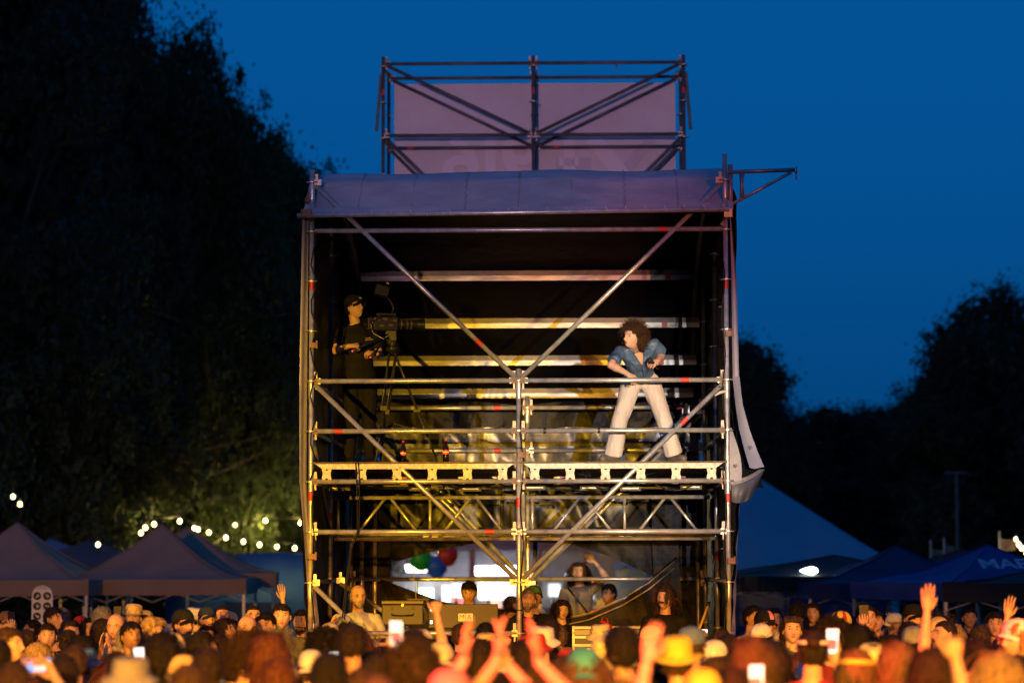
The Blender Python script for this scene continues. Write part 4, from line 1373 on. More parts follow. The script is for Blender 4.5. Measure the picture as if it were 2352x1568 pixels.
def canopy_tent(name, x, yapex, Y, width, z_eave, label, fabric, depth=None, rz=0.0, val=.24, cat='canopy tent', concave=.55, group=None):
    p = at(x, yapex, Y)
    depth = depth or width
    o = empty(name, (p.x, Y, 0), rz, label, cat, group)
    za = p.z
    def roof(u, v):
        # square rings from the eaves (v=0) to the peak (v=1), sagging
        a = u * 4; s = int(min(a, 3.9999)); t = a - s
        cor = [(-1, -1), (1, -1), (1, 1), (-1, 1), (-1, -1)]
        x_ = cor[s][0] * (1 - t) + cor[s + 1][0] * t; y_ = cor[s][1] * (1 - t) + cor[s + 1][1] * t
        h = v ** (1 + concave)
        dip = -.10 * math.sin(math.pi * t) * math.sin(math.pi * v) * (1 - v) + .05 * mnoise.noise(Vector((x_ * 2 + p.x, y_ * 2, v * 3))) * math.sin(math.pi * min(1, v * 1.2))
        return (x_ * width / 2 * (1 - v), y_ * depth / 2 * (1 - v), z_eave + (za - z_eave) * h + dip)
    b = MB(); b.grid(48, 18, roof)
    cn = b.build('canopy', fabric, o, smooth=True)
    for k in range(4):
        b = MB(); b.tube([V(*roof(k / 4, v_ / 12)) + V(0, 0, .006) for v_ in range(13)], .012, 4); b.build('seam', fabric, cn, smooth=True)
    cor = [(-1, -1), (1, -1), (1, 1), (-1, 1)]
    for k in range(4):
        c0, c1 = cor[k], cor[(k + 1) % 4]
        def vf(u, v):
            x_ = (c0[0] * (1 - u) + c1[0] * u) * width / 2; y_ = (c0[1] * (1 - u) + c1[1] * u) * depth / 2
            n = V(c0[0] + c1[0], c0[1] + c1[1], 0).normalized()
            w = .012 * math.sin(u * 17) * v
            return (x_ + n.x * (.006 + w), y_ + n.y * (.006 + w), z_eave + .004 - val * v - .015 * math.sin(math.pi * u) * v)
        b = MB(); b.grid(24, 3, vf); b.build('valance', fabric, o, smooth=True)
        b = MB(); b.box((c0[0] * (width / 2 - .04), c0[1] * (depth / 2 - .04), z_eave / 2), (.04, .04, z_eave - .02)); b.build('leg', M_ALUD, o)
    for sy in (-1, 1):
        b = MB()
        n = 4
        for i in range(n):
            xa, xb = -width / 2 + width * i / n, -width / 2 + width * (i + 1) / n
            b.tube([(xa, sy * (depth / 2 - .04), z_eave - .08), (xb, sy * (depth / 2 - .04), z_eave - .36)], .011, 5)
            b.tube([(xa, sy * (depth / 2 - .04), z_eave - .36), (xb, sy * (depth / 2 - .04), z_eave - .08)], .011, 5)
        b.build('scissor_frame', M_ALUD, o)
    b = MB(); b.tube([(0, 0, z_eave - .2), (0, 0, za - .02)], .02, 6); b.build('centre_pole', M_ALUD, o)
    return o
GC = 'canopy tents on the festival field'
canopy_tent('canopy_tent', 372, 1203, 17.5, 3.0, 2.02, 'brownish canopy tent with tall peak and deep front valance beside the tower', M_TENTBROWN, rz=R(2), group=GC)
canopy_tent('canopy_tent', 40, 1200, 16.5, 3.0, 2.02, 'brownish canopy tent behind the oval white sign', M_TENTBROWN, rz=R(-3), group=GC)
canopy_tent('canopy_tent', 432, 1209, 21.0, 3.2, 2.1, 'second brownish canopy tent whose peak shows just behind the first', M_TENTBROWN, rz=R(4), group=GC)
canopy_tent('canopy_tent', 118, 1238, 26.0, 3.0, 2.3, 'small blue canopy tent peak between the two brownish tents', M_TENTBLUE, rz=R(10), group=GC)
canopy_tent('canopy_tent', 207, 1240, 25.0, 3.0, 2.25, 'darker navy canopy tent peak next to the festoon bulb', M_TENTNAVY, rz=R(-14), group=GC)
canopy_tent('canopy_tent', 1915, 1275, 18.0, 4.2, 2.05, 'black canopy tent with lit lamp in front of the blue marquee', M_TENTDARK, concave=.3, group=GC)
canopy_tent('canopy_tent', 2058, 1253, 16.0, 3.2, 1.95, 'navy canopy tent between the blue marquee and the lettered canopy', M_TENTNAVY, group=GC)
canopy_tent('canopy_tent', 2213, 1260, 21.0, 3.2, 2.1, 'black canopy tent peeping out behind the lettered canopy', M_TENTDARK, group=GC)
mt = canopy_tent('canopy_tent', 2268, 1252, 12.5, 3.0, 1.98, 'blue canopy tent with white lettering on roof and valance', mat('royal_canopy', (.015, .045, .22), .7, var=.15, scale=2), rz=R(18), group=GC)
M_LETTER = mat('tent_lettering', (.42, .46, .55), .7)
text_mesh('MAES', .30, M_LETTER, mt, (-.22, -1.06, 2.245), (R(38), 0, 0), sx=1.35, bold=True)
text_mesh('MAES', .13, mat('valance_lettering', (.5, .46, .38), .7), mt, (-.25, -1.525, 1.865), (R(90), 0, 0), sx=1.3, bold=True)
canopy_tent('canopy_tent', 2460, 1290, 9.5, 3.4, 2.0, 'black canopy tent overlapping the lettered canopy from the edge', M_TENTDARK, rz=R(-10), group=GC)
# blue dome tent left of the tower
def dome(name, x, ytop, Y, w, label, fabric, walls=1.2):
    p = at(x, ytop, Y)
    o = empty(name, (p.x, Y, 0), R(8), label, 'tent')
    b = MB()
    def f(u, v):
        a = 2 * math.pi * u
        r = math.cos(v * math.pi / 2) ** .8
        return (w / 2 * r * math.cos(a), w / 2 * r * math.sin(a), walls + (p.z - walls) * math.sin(v * math.pi / 2) + .03 * math.cos(12 * a) * (1 - v))
    b.grid(48, 12, f); b.build('dome_roof', fabric, o, smooth=True)
    for k in range(12):
        a0, a1 = 2 * math.pi * k / 12, 2 * math.pi * (k + 1) / 12
        b = MB(); b.grid(4, 3, lambda u, v: (w / 2 * math.cos(a0 + (a1 - a0) * u) * 1.005, w / 2 * math.sin(a0 + (a1 - a0) * u) * 1.005, walls * (1 - v) + .01))
        b.build('wall_panel', fabric if k % 4 else M_TENTNAVY, o, smooth=True)
    return o
dome('dome_tent', 640, 1268, 28.0, 4.6, 'rounded blue dome tent between brownish canopies and the tower', mat('dome_blue', (.06, .17, .36), .7, var=.12, scale=1, trans=.15), 1.5)

# big blue marquee
mq = empty('big_marquee', (at(1735, 1200, 36).x, 36, 0), 0, 'big pale blue marquee with sloping roof and one tall peak right of the tower', 'marquee')
zA = at(1690, 1092, 36).z; zE = at(1690, 1299, 29.5).z
mw = at(2092, 1299, 36).x - at(1735, 1299, 36).x
def mroof(u, v):
    a = 2 * math.pi * u
    r = 1 - v
    # slight square-ness of the plan, scalloped eaves
    sq = 1 / max(abs(math.cos(a)), abs(math.sin(a))) ** .45
    return (mw * .93 * r * sq * math.cos(a), mw * .93 * r * sq * math.sin(a), zE + (zA - zE) * (v ** 1.05) - .10 * abs(math.sin(a * 6)) * (1 - v) ** 3)
b = MB(); b.grid(72, 16, mroof); b.build('roof_fabric', M_MARQ, mq, smooth=True)
for k in range(24):
    a0, a1 = 2 * math.pi * k / 24, 2 * math.pi * (k + 1) / 24
    def wf(u, v):
        a = a0 + (a1 - a0) * u
        sq = 1 / max(abs(math.cos(a)), abs(math.sin(a))) ** .45
        return (mw * .90 * sq * math.cos(a), mw * .90 * sq * math.sin(a), (zE - .05) * (1 - v) + .02)
    b = MB(); b.grid(3, 2, wf); b.build('wall_panel', M_TENTNAVY if 16 < k < 21 else M_MARQ, mq, smooth=True)
b = MB(); b.tube([(0, 0, 0), (0, 0, zA)], .08, 8); b.build('king_pole', M_ALUD, mq)
# pale pennants and lit strips among the right tents
for x, y, Y, w, h, lab in ((2315, 1252, 20, .30, .26, 'pale pennant lit yellow beside the right festoon bulbs'), (2152, 1268, 26, .24, .14, 'pale flag peak behind the black canopy tent'), (2180, 1262, 27, .2, .22, 'pale triangular flag next to the dark mast')):
    p = at(x, y, Y)
    b = MB(); b.tube([(0, 0, 0), (0, 0, p.z + .25)], .02, 6); o = b.build('pennant', M_ALUD, None, loc=(p.x - w / 2, Y, 0)); tag(o, lab, 'flag')
    b = MB(); b.grid(10, 6, lambda u, v: (w * u, .05 * math.sin(u * 6), p.z + h * (v - .5) * (1 - .4 * u)))
    b.build('flag_cloth', M_TENTBROWN, o, smooth=True)
b = MB(); pm = at(2197, 1085, 30); b.tube([(0, 0, 0), (0, 0, pm.z)], [.07, .03], 8); o = b.build('mast', M_DARKSTEEL, None, loc=(pm.x, 30, 0)); tag(o, 'thin dark mast rising out of the trees behind the canopies', 'mast')
b = MB(); b.box((0, 0, pm.z), (.5, .05, .05)); b.build('crossbar', M_DARKSTEEL, o)

# ================================================================== festoon lights
BULB = glow('warm_bulb', (1.0, .80, .36), 9)
BULBW = glow('white_bulb', (1.0, .95, .80), 30)
bm = MB(); bm.ell((0, 0, 0), (.037, .037, .044), None, 12, 8); BM = bm.mesh('bulb', True); BM.materials.append(BULB)
bs = MB(); bs.tube([(0, 0, .05), (0, 0, .13)], .022, 8); BS = bs.mesh('socket', True); BS.materials.append(M_BLACK)
def festoon(pts, label, lights=()):
    P3 = [at(x, y, Y) for x, y, Y in pts]
    o = empty('festoon_string', P3[0], 0, label, 'string lights')
    b = MB()
    path = []
    for i in range(len(P3) - 1):
        a, c = P3[i] - P3[0], P3[i + 1] - P3[0]
        for k in range(6):
            t = k / 6
            path.append(a.lerp(c, t) + V(0, 0, .13 - .05 * math.sin(math.pi * t)))
    path.append(P3[-1] - P3[0] + V(0, 0, .13))
    b.tube(path, .010, 5); b.build('cable', M_BLACK, o)
    for i, p in enumerate(P3):
        q_ = obj_from_mesh('bulb', BM, o, p - P3[0]); obj_from_mesh('socket', BS, q_)
    for i, w in lights:
        d = bpy.data.lights.new('festoon_glow', 'POINT'); d.energy = w; d.color = (1, .72, .18); d.shadow_soft_size = .12
        l = bpy.data.objects.new('festoon_glow', d); link(l, o); l.location = P3[i] - P3[0] + V(0, -.12, -.1)
    return o
festoon([(225, 1250, 21.5), (324, 1223, 21), (334, 1211, 21.2), (354, 1203, 21.4), (413, 1196, 23.2), (455, 1215, 24)], 'string of round bulbs rising behind the brownish tent peak', ((1, 14), (3, 14), (4, 24)))
festoon([(489, 1263, 23.5), (519, 1234, 24), (559, 1243, 24.3), (596, 1250, 24.6), (636, 1255, 24.9), (677, 1258, 25.2)], 'row of six round bulbs over the blue dome tent', ((1, 14), (3, 14), (5, 14)))
festoon([(46, 1157, 23), (30, 1140, 23.5)], 'single bright bulb glowing between dark branches above the tents', ((0, 30),))
festoon([(2334, 1238, 20), (2340, 1250, 19.5), (2347, 1258, 19), (2358, 1270, 18.5)], 'cluster of white bulbs over the lettered canopy', ((1, 7),))
festoon([(330, 1180, 34.5), (446, 1212, 34), (480, 1222, 34), (540, 1205, 34.5), (610, 1195, 35), (690, 1200, 35)], 'dim warm bulbs half hidden between the lower branches', ((0, 75), (1, 30), (2, 30), (4, 60), (5, 130)))
# lamp under the black canopy
p = at(1862, 1310, 16.5)
b = MB(); b.ell((0, 0, 0), (.115, .07, .06), None, 14, 8, fn=lambda q_: V(q_.x * (1.5 if q_.x < 0 else 1), q_.y, q_.z * (1 - .6 * max(0, -q_.x / .115)))); o = b.build('work_lamp', glow('work_lamp_glow', (.85, 1.0, .96), 16), None, smooth=True, loc=p)
b = MB(); b.tube([(0, 0, .05), (0, 0, .14)], .008, 5); b.build('hanger', M_BLACK, o)
tag(o, 'bright white work lamp hanging under the black canopy tent', 'lamp')
dl = bpy.data.lights.new('work_lamp_light', 'POINT'); dl.energy = 25; dl.color = (.8, 1, .95); lo_ = bpy.data.objects.new('work_lamp_light', dl); link(lo_, o); lo_.location = (0, -.1, -.12)
for x, y, Y, c, lab in ((1889, 1348, 30, (1, .97, .9), 'small white lamp inside the blue marquee'), (1991, 1348, 28, (1, .9, .55), 'small warm lamp below the navy canopy'), (2028, 1351, 27, (1, .95, .7), 'small warm-white lamp between the canopy legs')):
    b = MB(); b.ell((0, 0, 0), (.045, .045, .045), None, 10, 6); o = b.build('small_lamp', glow('small_lamp_%d' % x, c, 8), None, smooth=True, loc=at(x, y, Y)); tag(o, lab, 'lamp')
    b = MB(); b.tube([(0, 0, .03), (0, 0, .10)], .006, 5); b.build('hanger', M_BLACK, o)

# ================================================================== bright bar stall seen through the tower
YB = 42.0
p0, p1 = at(880, 1290, YB), at(1530, 1290, YB)
st = empty('bar_stall', ((p0.x + p1.x) / 2, YB, 0), 0, 'long white-lit bar stall with open front seen through the tower', 'stall')
W = p1.x - p0.x
zt = at(1176, 1262, YB).z; zl = at(1176, 1330, YB).z
M_STALL = mat('stall_grey', (.20, .18, .22), .7, var=.4, scale=1.5)
M_STALLR = mat('stall_purple', (.16, .09, .17), .7, var=.5, scale=1.2)
M_STALLW = mat('stall_white', (.7, .7, .72), .7)
def sx_(x): return at(x, 1300, YB).x - st.location.x
def sz_(y): return at(1176, y, YB).z
b = MB(); b.box((0, 2.4, zt / 2 + zl / 2), (W, .06, zt - zl)); b.build('back_wall', M_STALL, st)
b = MB(); b.box((0, 2.4, zl / 2), (W, .05, zl)); b.build('lower_wall', mat('stall_lower', (.45, .42, .42), .7, var=.6, scale=1.6), st)
for lx, lw in ((960, 22), (1120, 40), (1290, 5)):
    dl = bpy.data.lights.new('stall_lamp', 'POINT'); dl.energy = lw; dl.color = (.95, .97, 1); dl.shadow_soft_size = .15
    lo_ = bpy.data.objects.new('stall_lamp', dl); link(lo_, st); lo_.location = (at(lx, 1300, YB).x - st.location.x, 1.5, zl - .1)
b = MB(); b.box((0, 1.2, zt + .02), (W + .4, 2.9, .05)); b.build('roof', M_STALL, st)
b = MB(); b.box((0, -.12, zt + .25), (W + .4, .04, .55)); b.build('sign_board', M_STALLR, st)
for k, x in enumerate((885, 1085, 1240, 1345, 1500)):
    b = MB(); b.box((sx_(x), -.1, zt / 2), (.16 if k == 1 else .08, .08, zt)); b.build('post', mat('stall_red', (.16, .04, .06), .6), st)
b = MB(); b.box((0, -.1, .55), (W, .5, 1.1)); b.build('counter', M_STALL, st)
b = MB(); b.box((sx_(1176), .3, zl + .03), (W, .05, .06)); b.build('cross_rail', M_DARKSTEEL, st)
# light boxes and strip lamps
for k, (x0, x1, y0, y1, c, e) in enumerate(((930, 992, 1296, 1312, (1, .95, .82), 7), (1090, 1188, 1300, 1320, (1, 1, 1), 9), (1196, 1236, 1312, 1322, (.85, .92, 1), 4), (985, 1012, 1288, 1320, (.25, .55, 1), 2.2), (1300, 1330, 1318, 1328, (.8, .85, 1), 1.6), (1420, 1450, 1322, 1330, (.7, .8, 1), 1.2))):
    b = MB(); b.box((sx_((x0 + x1) / 2), .5 + .05 * k, (sz_(y0) + sz_(y1)) / 2), ((x1 - x0) / 88.0, .12, abs(sz_(y0) - sz_(y1)))); b.build('light_box', glow('stall_light_%d' % k, c, e), st)
# glowing panels put in for the bright coloured blur above the counter
for k, (x0, x1, y0, y1, c, e) in enumerate(((955, 990, 1352, 1392, (.65, .85, 1), 3.0), (1012, 1030, 1345, 1400, (.9, .9, .85), 1.6), (1038, 1060, 1342, 1372, (1, .93, .8), 3.2), (1038, 1060, 1374, 1396, (.85, .2, .18), .8), (1098, 1180, 1340, 1378, (1, .97, .92), 3.0), (1120, 1150, 1380, 1402, (.9, .35, .25), .8), (1186, 1204, 1345, 1400, (.55, .9, .9), 2.0), (1262, 1290, 1342, 1372, (.7, .75, .8), 1.1), (1345, 1372, 1340, 1380, (.6, .55, .45), .9), (1440, 1470, 1350, 1395, (.5, .65, .85), .8))):
    b = MB(); b.box((sx_((x0 + x1) / 2), 1.9 + .02 * k, (sz_(y0) + sz_(y1)) / 2), ((x1 - x0) / 88.0, .2, abs(sz_(y0) - sz_(y1)))); b.build('glow_panel' if k % 2 == 0 else 'glow_board', glow('stall_glow_%d' % k, c, e), st)
for k in range(16):
    x = 900 + k * 37
    b = MB(); b.lathe((sx_(x), -.1, 1.1), [(.0, 0), (.05, 0), (.05, .16), (.02, .24), (.02, .3), (0, .3)], 8); b.build('bottle', mat('bottle_%d' % (k % 3), ((.05, .12, .04), (.12, .06, .02), (.3, .3, .32))[k % 3], .2), st)
# added fill light without a lamp body, brightens the balloons
dl = bpy.data.lights.new('balloon_fill_light', 'POINT'); dl.energy = 45; dl.color = (1, .97, .92); dl.shadow_soft_size = .12
lo_ = bpy.data.objects.new('balloon_fill_light', dl); link(lo_, st); lo_.location = (sx_(1000), -2.4, sz_(1262))
# balloons tied to the stall
for x, y, c, lab in ((968, 1286, (.03, .42, .06), 'round green balloon above the bar stall'), (1028, 1276, (.55, .05, .04), 'round red balloon above the bar stall'), (1003, 1302, (.04, .16, .62), 'round blue balloon hanging lowest above the bar stall')):
    p = at(x, y, 38.5)
    b = MB(); b.ell((0, 0, 0), (.27, .27, .30), None, 20, 14, fn=lambda q_: V(q_.x, q_.y, q_.z) * (1 - .12 * max(0, -q_.z / .33)))
    o = b.build('balloon', mat('balloon_rubber_%d' % x, c, .35, trans=.45), None, smooth=True, loc=p); tag(o, lab, 'balloon', 'balloons above the bar stall')
    b = MB(); b.lathe((0, 0, -.34), [(.0, .03), (.03, .0), (0, .0)], 8); b.build('knot', M_REDTAPE, o)
    b = MB(); b.tube([(0, 0, -.34), (.02, 0, -p.z + .9)], .006, 4); b.build('ribbon', M_CREAM, o)
# red tail lamp
b = MB(); b.ell((0, 0, 0), (.11, .05, .06), None, 10, 6); o = b.build('red_lamp', glow('red_lamp_glow', (1, .03, .03), 6), None, smooth=True, loc=at(1370, 1336, 30)); tag(o, 'small red lamp glowing behind the tower', 'lamp')
b = MB(); b.box((0, .03, 0), (.26, .03, .16)); b.build('lamp_housing', M_BLACK, o)

# ================================================================== oval sign on the left
p = at(97, 1392, 9.0)
sg = empty('oval_sign', (p.x, 9.0, 0), 0, 'tall white round-topped sign board with six black discs', 'sign')
sw, sh = .28, .56
pts = [(-sw / 2, -sh / 2), (sw / 2, -sh / 2)] + [(sw / 2 * math.cos(a), sh / 2 - sw / 2 + sw / 2 * math.sin(a)) for a in [math.pi * k / 12 for k in range(13)]]
b = MB(); b.prism([(x, z + p.z) for x, z in pts], -.012, .012); b.build('board', mat('sign_white', (.72, .70, .66), .6), sg)
for i in range(3):
    for sx in (-1, 1):
        b = MB(); b.lathe((0, 0, 0), [(.0, 0), (.054, 0), (.054, .004), (0, .004)], 18)
        dsc = b.build('disc', M_BLACK, sg, loc=(sx * .066, -.013, p.z + .14 - .135 * i)); dsc.rotation_euler = (R(90), 0, 0)
        b = MB(); b.box((0, 0, .006), (.012, .05, .002), Matrix.Rotation(R(30 * sx + 40 * i), 3, 'Z')); b.box((.018, .0, .006), (.018, .018, .002)); b.build('pictogram', mat('sign_white', (1, 1, 1)), dsc)
for k, w in enumerate((.10, .15)):
    b = MB(); b.box((0, -.014, p.z + .262 - .024 * k), (w, .003, .012)); b.build('text_line', mat('sign_grey', (.35, .33, .3), .6), sg)
b = MB(); b.box((0, .02, (p.z - sh / 2 + .1) / 2), (.05, .03, p.z - sh / 2 + .1)); b.build('post', M_ALUD, sg)
# ================================================================== the performer at the rail
random.seed(11)
YP = 0.42
def rel(o, x, y, Y): return at(x, y, Y) - o
O = V(at(1470, 1060, YP).x, YP, FLOOR)
def q(x, y, Y): return rel(O, x, y, Y)
hz = .03
RAILZ = 4.15
rp = at(1455, 872, 0.0) - O
P = std_pose(
    pelvis=q(1472, 866, .70), chest=q(1467, 824, .46), neck=q(1461, 796, .27), head=q(1454, 774, .15), yaw=-50, pitch=-2, roll=5,
    sh=[q(1424, 806, .25), q(1503, 789, .34)], el=[q(1404, 838, .12), q(1519, 814, .50)], wr=[q(1441, 858, .03), q(1511, 829, .26)],
    hd=[q(1461, 877, -.02) - q(1441, 858, .03), q(1490, 838, .14) - q(1511, 829, .26)], pl=[V(.1, .6, -.75), V(.15, .95, -.2)],
    curl=[(45, 60, 45), (55, 65, 45)], side=(1, -1), thumb=(45, 30),
    hip=[q(1451, 878, .70), q(1493, 878, .70)], kn=[q(1424, 962, .52), q(1525, 962, .54)],
    an=[V(q(1408, 1050, .62).x, .20, .085), V(q(1549, 1050, .62).x, .20, .085)],
    toe=[V(q(1383, 1050, .62).x, .09, .035), V(q(1568, 1050, .62).x, .08, .035)])
M_SATIN = mat('blue_satin', (.075, .145, .29), .42, var=.55, scale=5, bump=1.0, bscale=7, bdist=.06, spec=.5)
M_VELVET = mat('white_velour', (.62, .58, .57), .7, var=.2, scale=6, bump=.45, bscale=6, bdist=.04, stretch=(1.6, 1.6, .40))
M_BOOT = mat('grey_boots', (.13, .12, .12), .55, var=.3, scale=20)
fig = build_figure(P, .0085, True, sleeve=.80, flare=1.5, noise=.011, seed=2.0, shirt_loose=.022, trouser_loose=.021, tucked=True, wide=.90)
perf = person(fig, O, 0, 1.0, 'performer in blue satin shirt and white flared trousers leaning over the platform rail', SKINS[0], ('curly', 7), 'light', shirt_mat=M_SATIN, trouser_mat=M_VELVET, shoe_mat=M_BOOT)
for s_ in (1,):
    place_head_child('hair', get_hair('curly', 20 + s_), perf, fig['head'] @ Matrix.Scale(1.0 + .03 * s_, 4) , HAIR['brown'])
# collar and open placket of the shirt
nk = P['neck']
up_ = (P['neck'] - P['pelvis']).normalized(); ac_ = (P['sh'][1] - P['sh'][0]).normalized(); ac_ = (ac_ - up_ * ac_.dot(up_)).normalized(); fw_ = up_.cross(ac_)
if fw_.y > 0: fw_ = -fw_
def tf(a, f, u): return nk + ac_ * a + fw_ * f + up_ * u
ob = MB(); ob.add([tf(-.045, .075, .0), tf(.045, .075, .0), tf(.024, .118, -.07), tf(.003, .136, -.14), tf(-.003, .136, -.14), tf(-.024, .118, -.07)], [(0, 1, 2, 5), (5, 2, 3, 4)])
ob.build('open_neckline', SKINS[0], perf, smooth=True)
for s_ in (-1, 1):
    cb = MB()
    a_ = [tf(s_ * .078, -.02, .030), tf(s_ * .062, .070, .014), tf(s_ * .012, .134, -.095), tf(s_ * .075, .128, -.110), tf(s_ * .135, .075, -.035), tf(s_ * .120, .0, .0)]
    n_ = fw_ * .010 + up_ * .004
    cb.add(a_, [(0, 1, 4, 5), (1, 2, 3, 4)]); cb.add([v + n_ for v in a_], [(0, 1, 4, 5), (1, 2, 3, 4)])
    cb.build('collar', M_SATIN, perf)
pk = MB(); pk.tube([tf(.0, .142, -.19), tf(.002, .150, -.26), tf(.002, .148, -.34), tf(.0, .135, -.42)], .006, 6); pk.build('placket', M_SATIN, perf, smooth=True)
wb = MB(); wb.lathe((0, 0, 0), [(.032, -.012), (.034, 0), (.032, .012)], 12)
w_ = wb.build('wristband', mat('pink_wristband', (.75, .38, .36), .6), perf, smooth=True)
ax = (P['wr'][1] - P['el'][1]).normalized()
w_.matrix_local = Matrix.Translation(P['wr'][1] - ax * .03) @ ax.to_track_quat('Z', 'Y').to_matrix().to_4x4()
# microphone in the left hand
mic = MB()
mc = O + P['wr'][1] + P['hd'][1].normalized() * .085
mdir = V(-.35, -.75, .25).normalized()
mic.tube([mc - mdir * .14, mc + mdir * .045], [.014, .019], 10)
mo = mic.build('microphone', M_BLACK, smooth=True)
hd_ = MB(); hd_.ell(mc + mdir * .072, (.031, .031, .034), None, 14, 10)
hd_.build('grille', mat('mic_grille', (.03, .03, .03), .5, .5, bump=1, bscale=300), mo, smooth=True)
tag(mo, 'black handheld microphone gripped by the performer in blue satin', 'microphone')

# ================================================================== camera operator and camera
YO = 1.25
O2 = V(at(818, 1060, YO).x, YO, FLOOR)
def q2(x, y, Y): return rel(O2, x, y, Y)
P2 = std_pose(
    pelvis=q2(826, 872, 1.27), chest=q2(822, 795, 1.26), neck=q2(817, 744, 1.26), head=q2(813, 707, 1.22), yaw=52, pitch=-14, roll=-4,
    sh=[q2(783, 762, 1.22), q2(857, 760, 1.34)], el=[q2(770, 805, 1.12), q2(872, 815, 1.30)], wr=[q2(800, 795, .98), q2(866, 812, 1.04)],
    hd=[V(.95, -.12, .12), V(-.8, -.3, .1)], pl=[V(0, .6, -.8), V(.1, .6, -.8)], curl=[(55, 70, 40), (50, 60, 40)],
    hip=[q2(808, 880, 1.28), q2(845, 880, 1.28)], kn=[q2(808, 968, 1.22), q2(848, 968, 1.26)],
    an=[V(-.08, .02, .085), V(.14, .05, .085)], toe=[V(-.04, -.14, .03), V(.20, -.11, .03)])
fig = build_figure(P2, .010, True, sleeve=.75, noise=.007, seed=8.0, shirt_loose=.02)
opr = person(fig, O2, 0, 1.0, 'camera operator in black cap and black T-shirt holding the pan bars', SKINS[1], ('short', 2), 'black', 'black', 'black', hat='cap', hat_c='black')
bb = MB(); bb.box((0, 0, 0), (.035, .004, .016)); lo = bb.build('cap_badge', M_CREAM, opr)
lo.matrix_local = fig['head'] @ Matrix.Translation((0, -.112, .075)) @ Matrix.Rotation(R(-25), 4, 'X')
for i, (dx, dz, w) in enumerate(((.0, 0, .06), (.0, -.022, .085))):
    bb = MB(); bb.box((0, 0, 0), (w, .003, .012)); lo = bb.build('chest_print', mat('olive_print', (.16, .13, .03), .7), opr)
    lo.location = q2(846 + i * 2, 776 + i * 4, 1.17); lo.rotation_euler = (0, R(-8), R(18))
wt = MB(); wt.lathe((0, 0, 0), [(.031, -.014), (.033, 0), (.031, .014)], 12)
w_ = wt.build('wristwatch', M_STEEL2, opr, smooth=True)
ax = (P2['wr'][0] - P2['el'][0]).normalized()
w_.matrix_local = Matrix.Translation(P2['wr'][0] - ax * .03) @ ax.to_track_quat('Z', 'Y').to_matrix().to_4x4()

# tripod
T0 = V(at(905, 1060, YO).x, YO, FLOOR)
def q3(x, y, Y=YO): return rel(T0, x, y, Y)
tri = empty('camera_tripod', T0, 0, 'black camera tripod with spread double legs standing on the decked platform', 'tripod')
apex = q3(903, 802)
b = MB(); b.lathe(apex, [(.0, -.05), (.05, -.05), (.075, -.01), (.075, .02), (.05, .035), (.05, .075), (0, .075)], 16)
b.build('tripod_bowl', M_BLACK, tri, smooth=False)
for fx, fy, Yf in ((1008, 1054, YO + .05), (862, 1056, YO - .45), (872, 1054, YO + .75)):
    foot = V(q3(fx, fy, Yf).x, Yf - YO, .01)
    d = foot - apex
    sd = d.cross(V(0, 0, 1)).normalized() * .028
    b = MB()
    for s_ in (-1, 1): b.tube([apex + sd * s_ * 1.4, apex + d * .52 + sd * s_], .011, 7)
    o = b.build('leg', mat('tripod_black', (.03, .03, .032), .35), tri, smooth=True)
    e = MB(); e.tube([apex + d * .45, foot], .012, 7); e.build('lower_tube', mat('tripod_black', (.03,) * 3), o, smooth=True)
    e = MB(); e.box(apex + d * .52, (.07, .05, .05)); e.build('leg_lock', M_BLACK, o)
    e = MB(); e.ell(foot + V(0, 0, .015), (.035, .03, .022)); e.build('foot', M_BLACK, o, smooth=True)
b = MB()
for fx, fy, Yf in ((1008, 1054, YO + .05), (862, 1056, YO - .45), (872, 1054, YO + .75)):
    foot = V(q3(fx, fy, Yf).x, Yf - YO, .01)
    b.tube([V(apex.x, apex.y, .45), apex + (foot - apex) * .72], .009, 6)
b.build('spreader', M_BLACK, tri)
b = MB(); b.box(q3(898, 772), (.11, .10, .10)); b.ell(q3(898, 785), (.055, .05, .05))
b.build('fluid_head', M_BLACK, tri)
for (xa, ya, Ya), (xb, yb, Yb) in (((890, 768, YO - .05), (822, 800, YO - .28)), ((892, 772, YO - .02), (858, 812, YO - .28))):
    b = MB(); b.tube([q3(xa, ya, Ya), q3(xb, yb, Yb)], [.009, .011], 7)
    pb = b.build('pan_bar', M_BLACK, tri, smooth=True)
    b = MB(); dd = (q3(xb, yb, Yb) - q3(xa, ya, Ya)).normalized(); b.tube([q3(xb, yb, Yb) - dd * .05, q3(xb, yb, Yb) + dd * .07], .018, 8)
    b.build('grip', mat('rubber_grip', (.02, .02, .02), .8), pb, smooth=True)
    b = MB(); b.ell(q3(xb, yb, Yb) + dd * .075, (.006,) * 3); b.build('tally_lamp', glow('tally_red', (1, .03, .02), 6), pb)
# camera
C0 = at(900, 748, YO)
cm = empty('broadcast_camera', C0, R(12), 'black broadcast camera with long zoom lens and raised viewfinder on the tripod', 'video camera')
cm.scale = (.88,) * 3
def cb_(name, c, s, rot=None, m=M_BLACK, parent=None):
    b = MB(); b.box(c, s, rot); o = b.build(name, m, parent or cm)
    bv = o.modifiers.new('bevel', 'BEVEL'); bv.width = min(s) * .12; bv.segments = 2
    return o
body_ = cb_('camera_body', (-.08, 0, .02), (.30, .13, .17))
cb_('battery', (-.26, 0, .02), (.07, .11, .15))
cb_('top_handle', (-.07, 0, .135), (.24, .03, .03))
for dx in (-.16, .03): cb_('handle_post', (dx, 0, .115), (.025, .025, .05))
for k, (dx, dz) in enumerate(((-.17, .05), (-.09, .06), (-.02, -.02), (-.13, -.03), (.03, .04))):
    cb_('control_panel', (dx, -.067, .02 + dz * .9), (.05, .006, .025), None, mat('panel_grey', (.05, .045, .025), .5), body_)
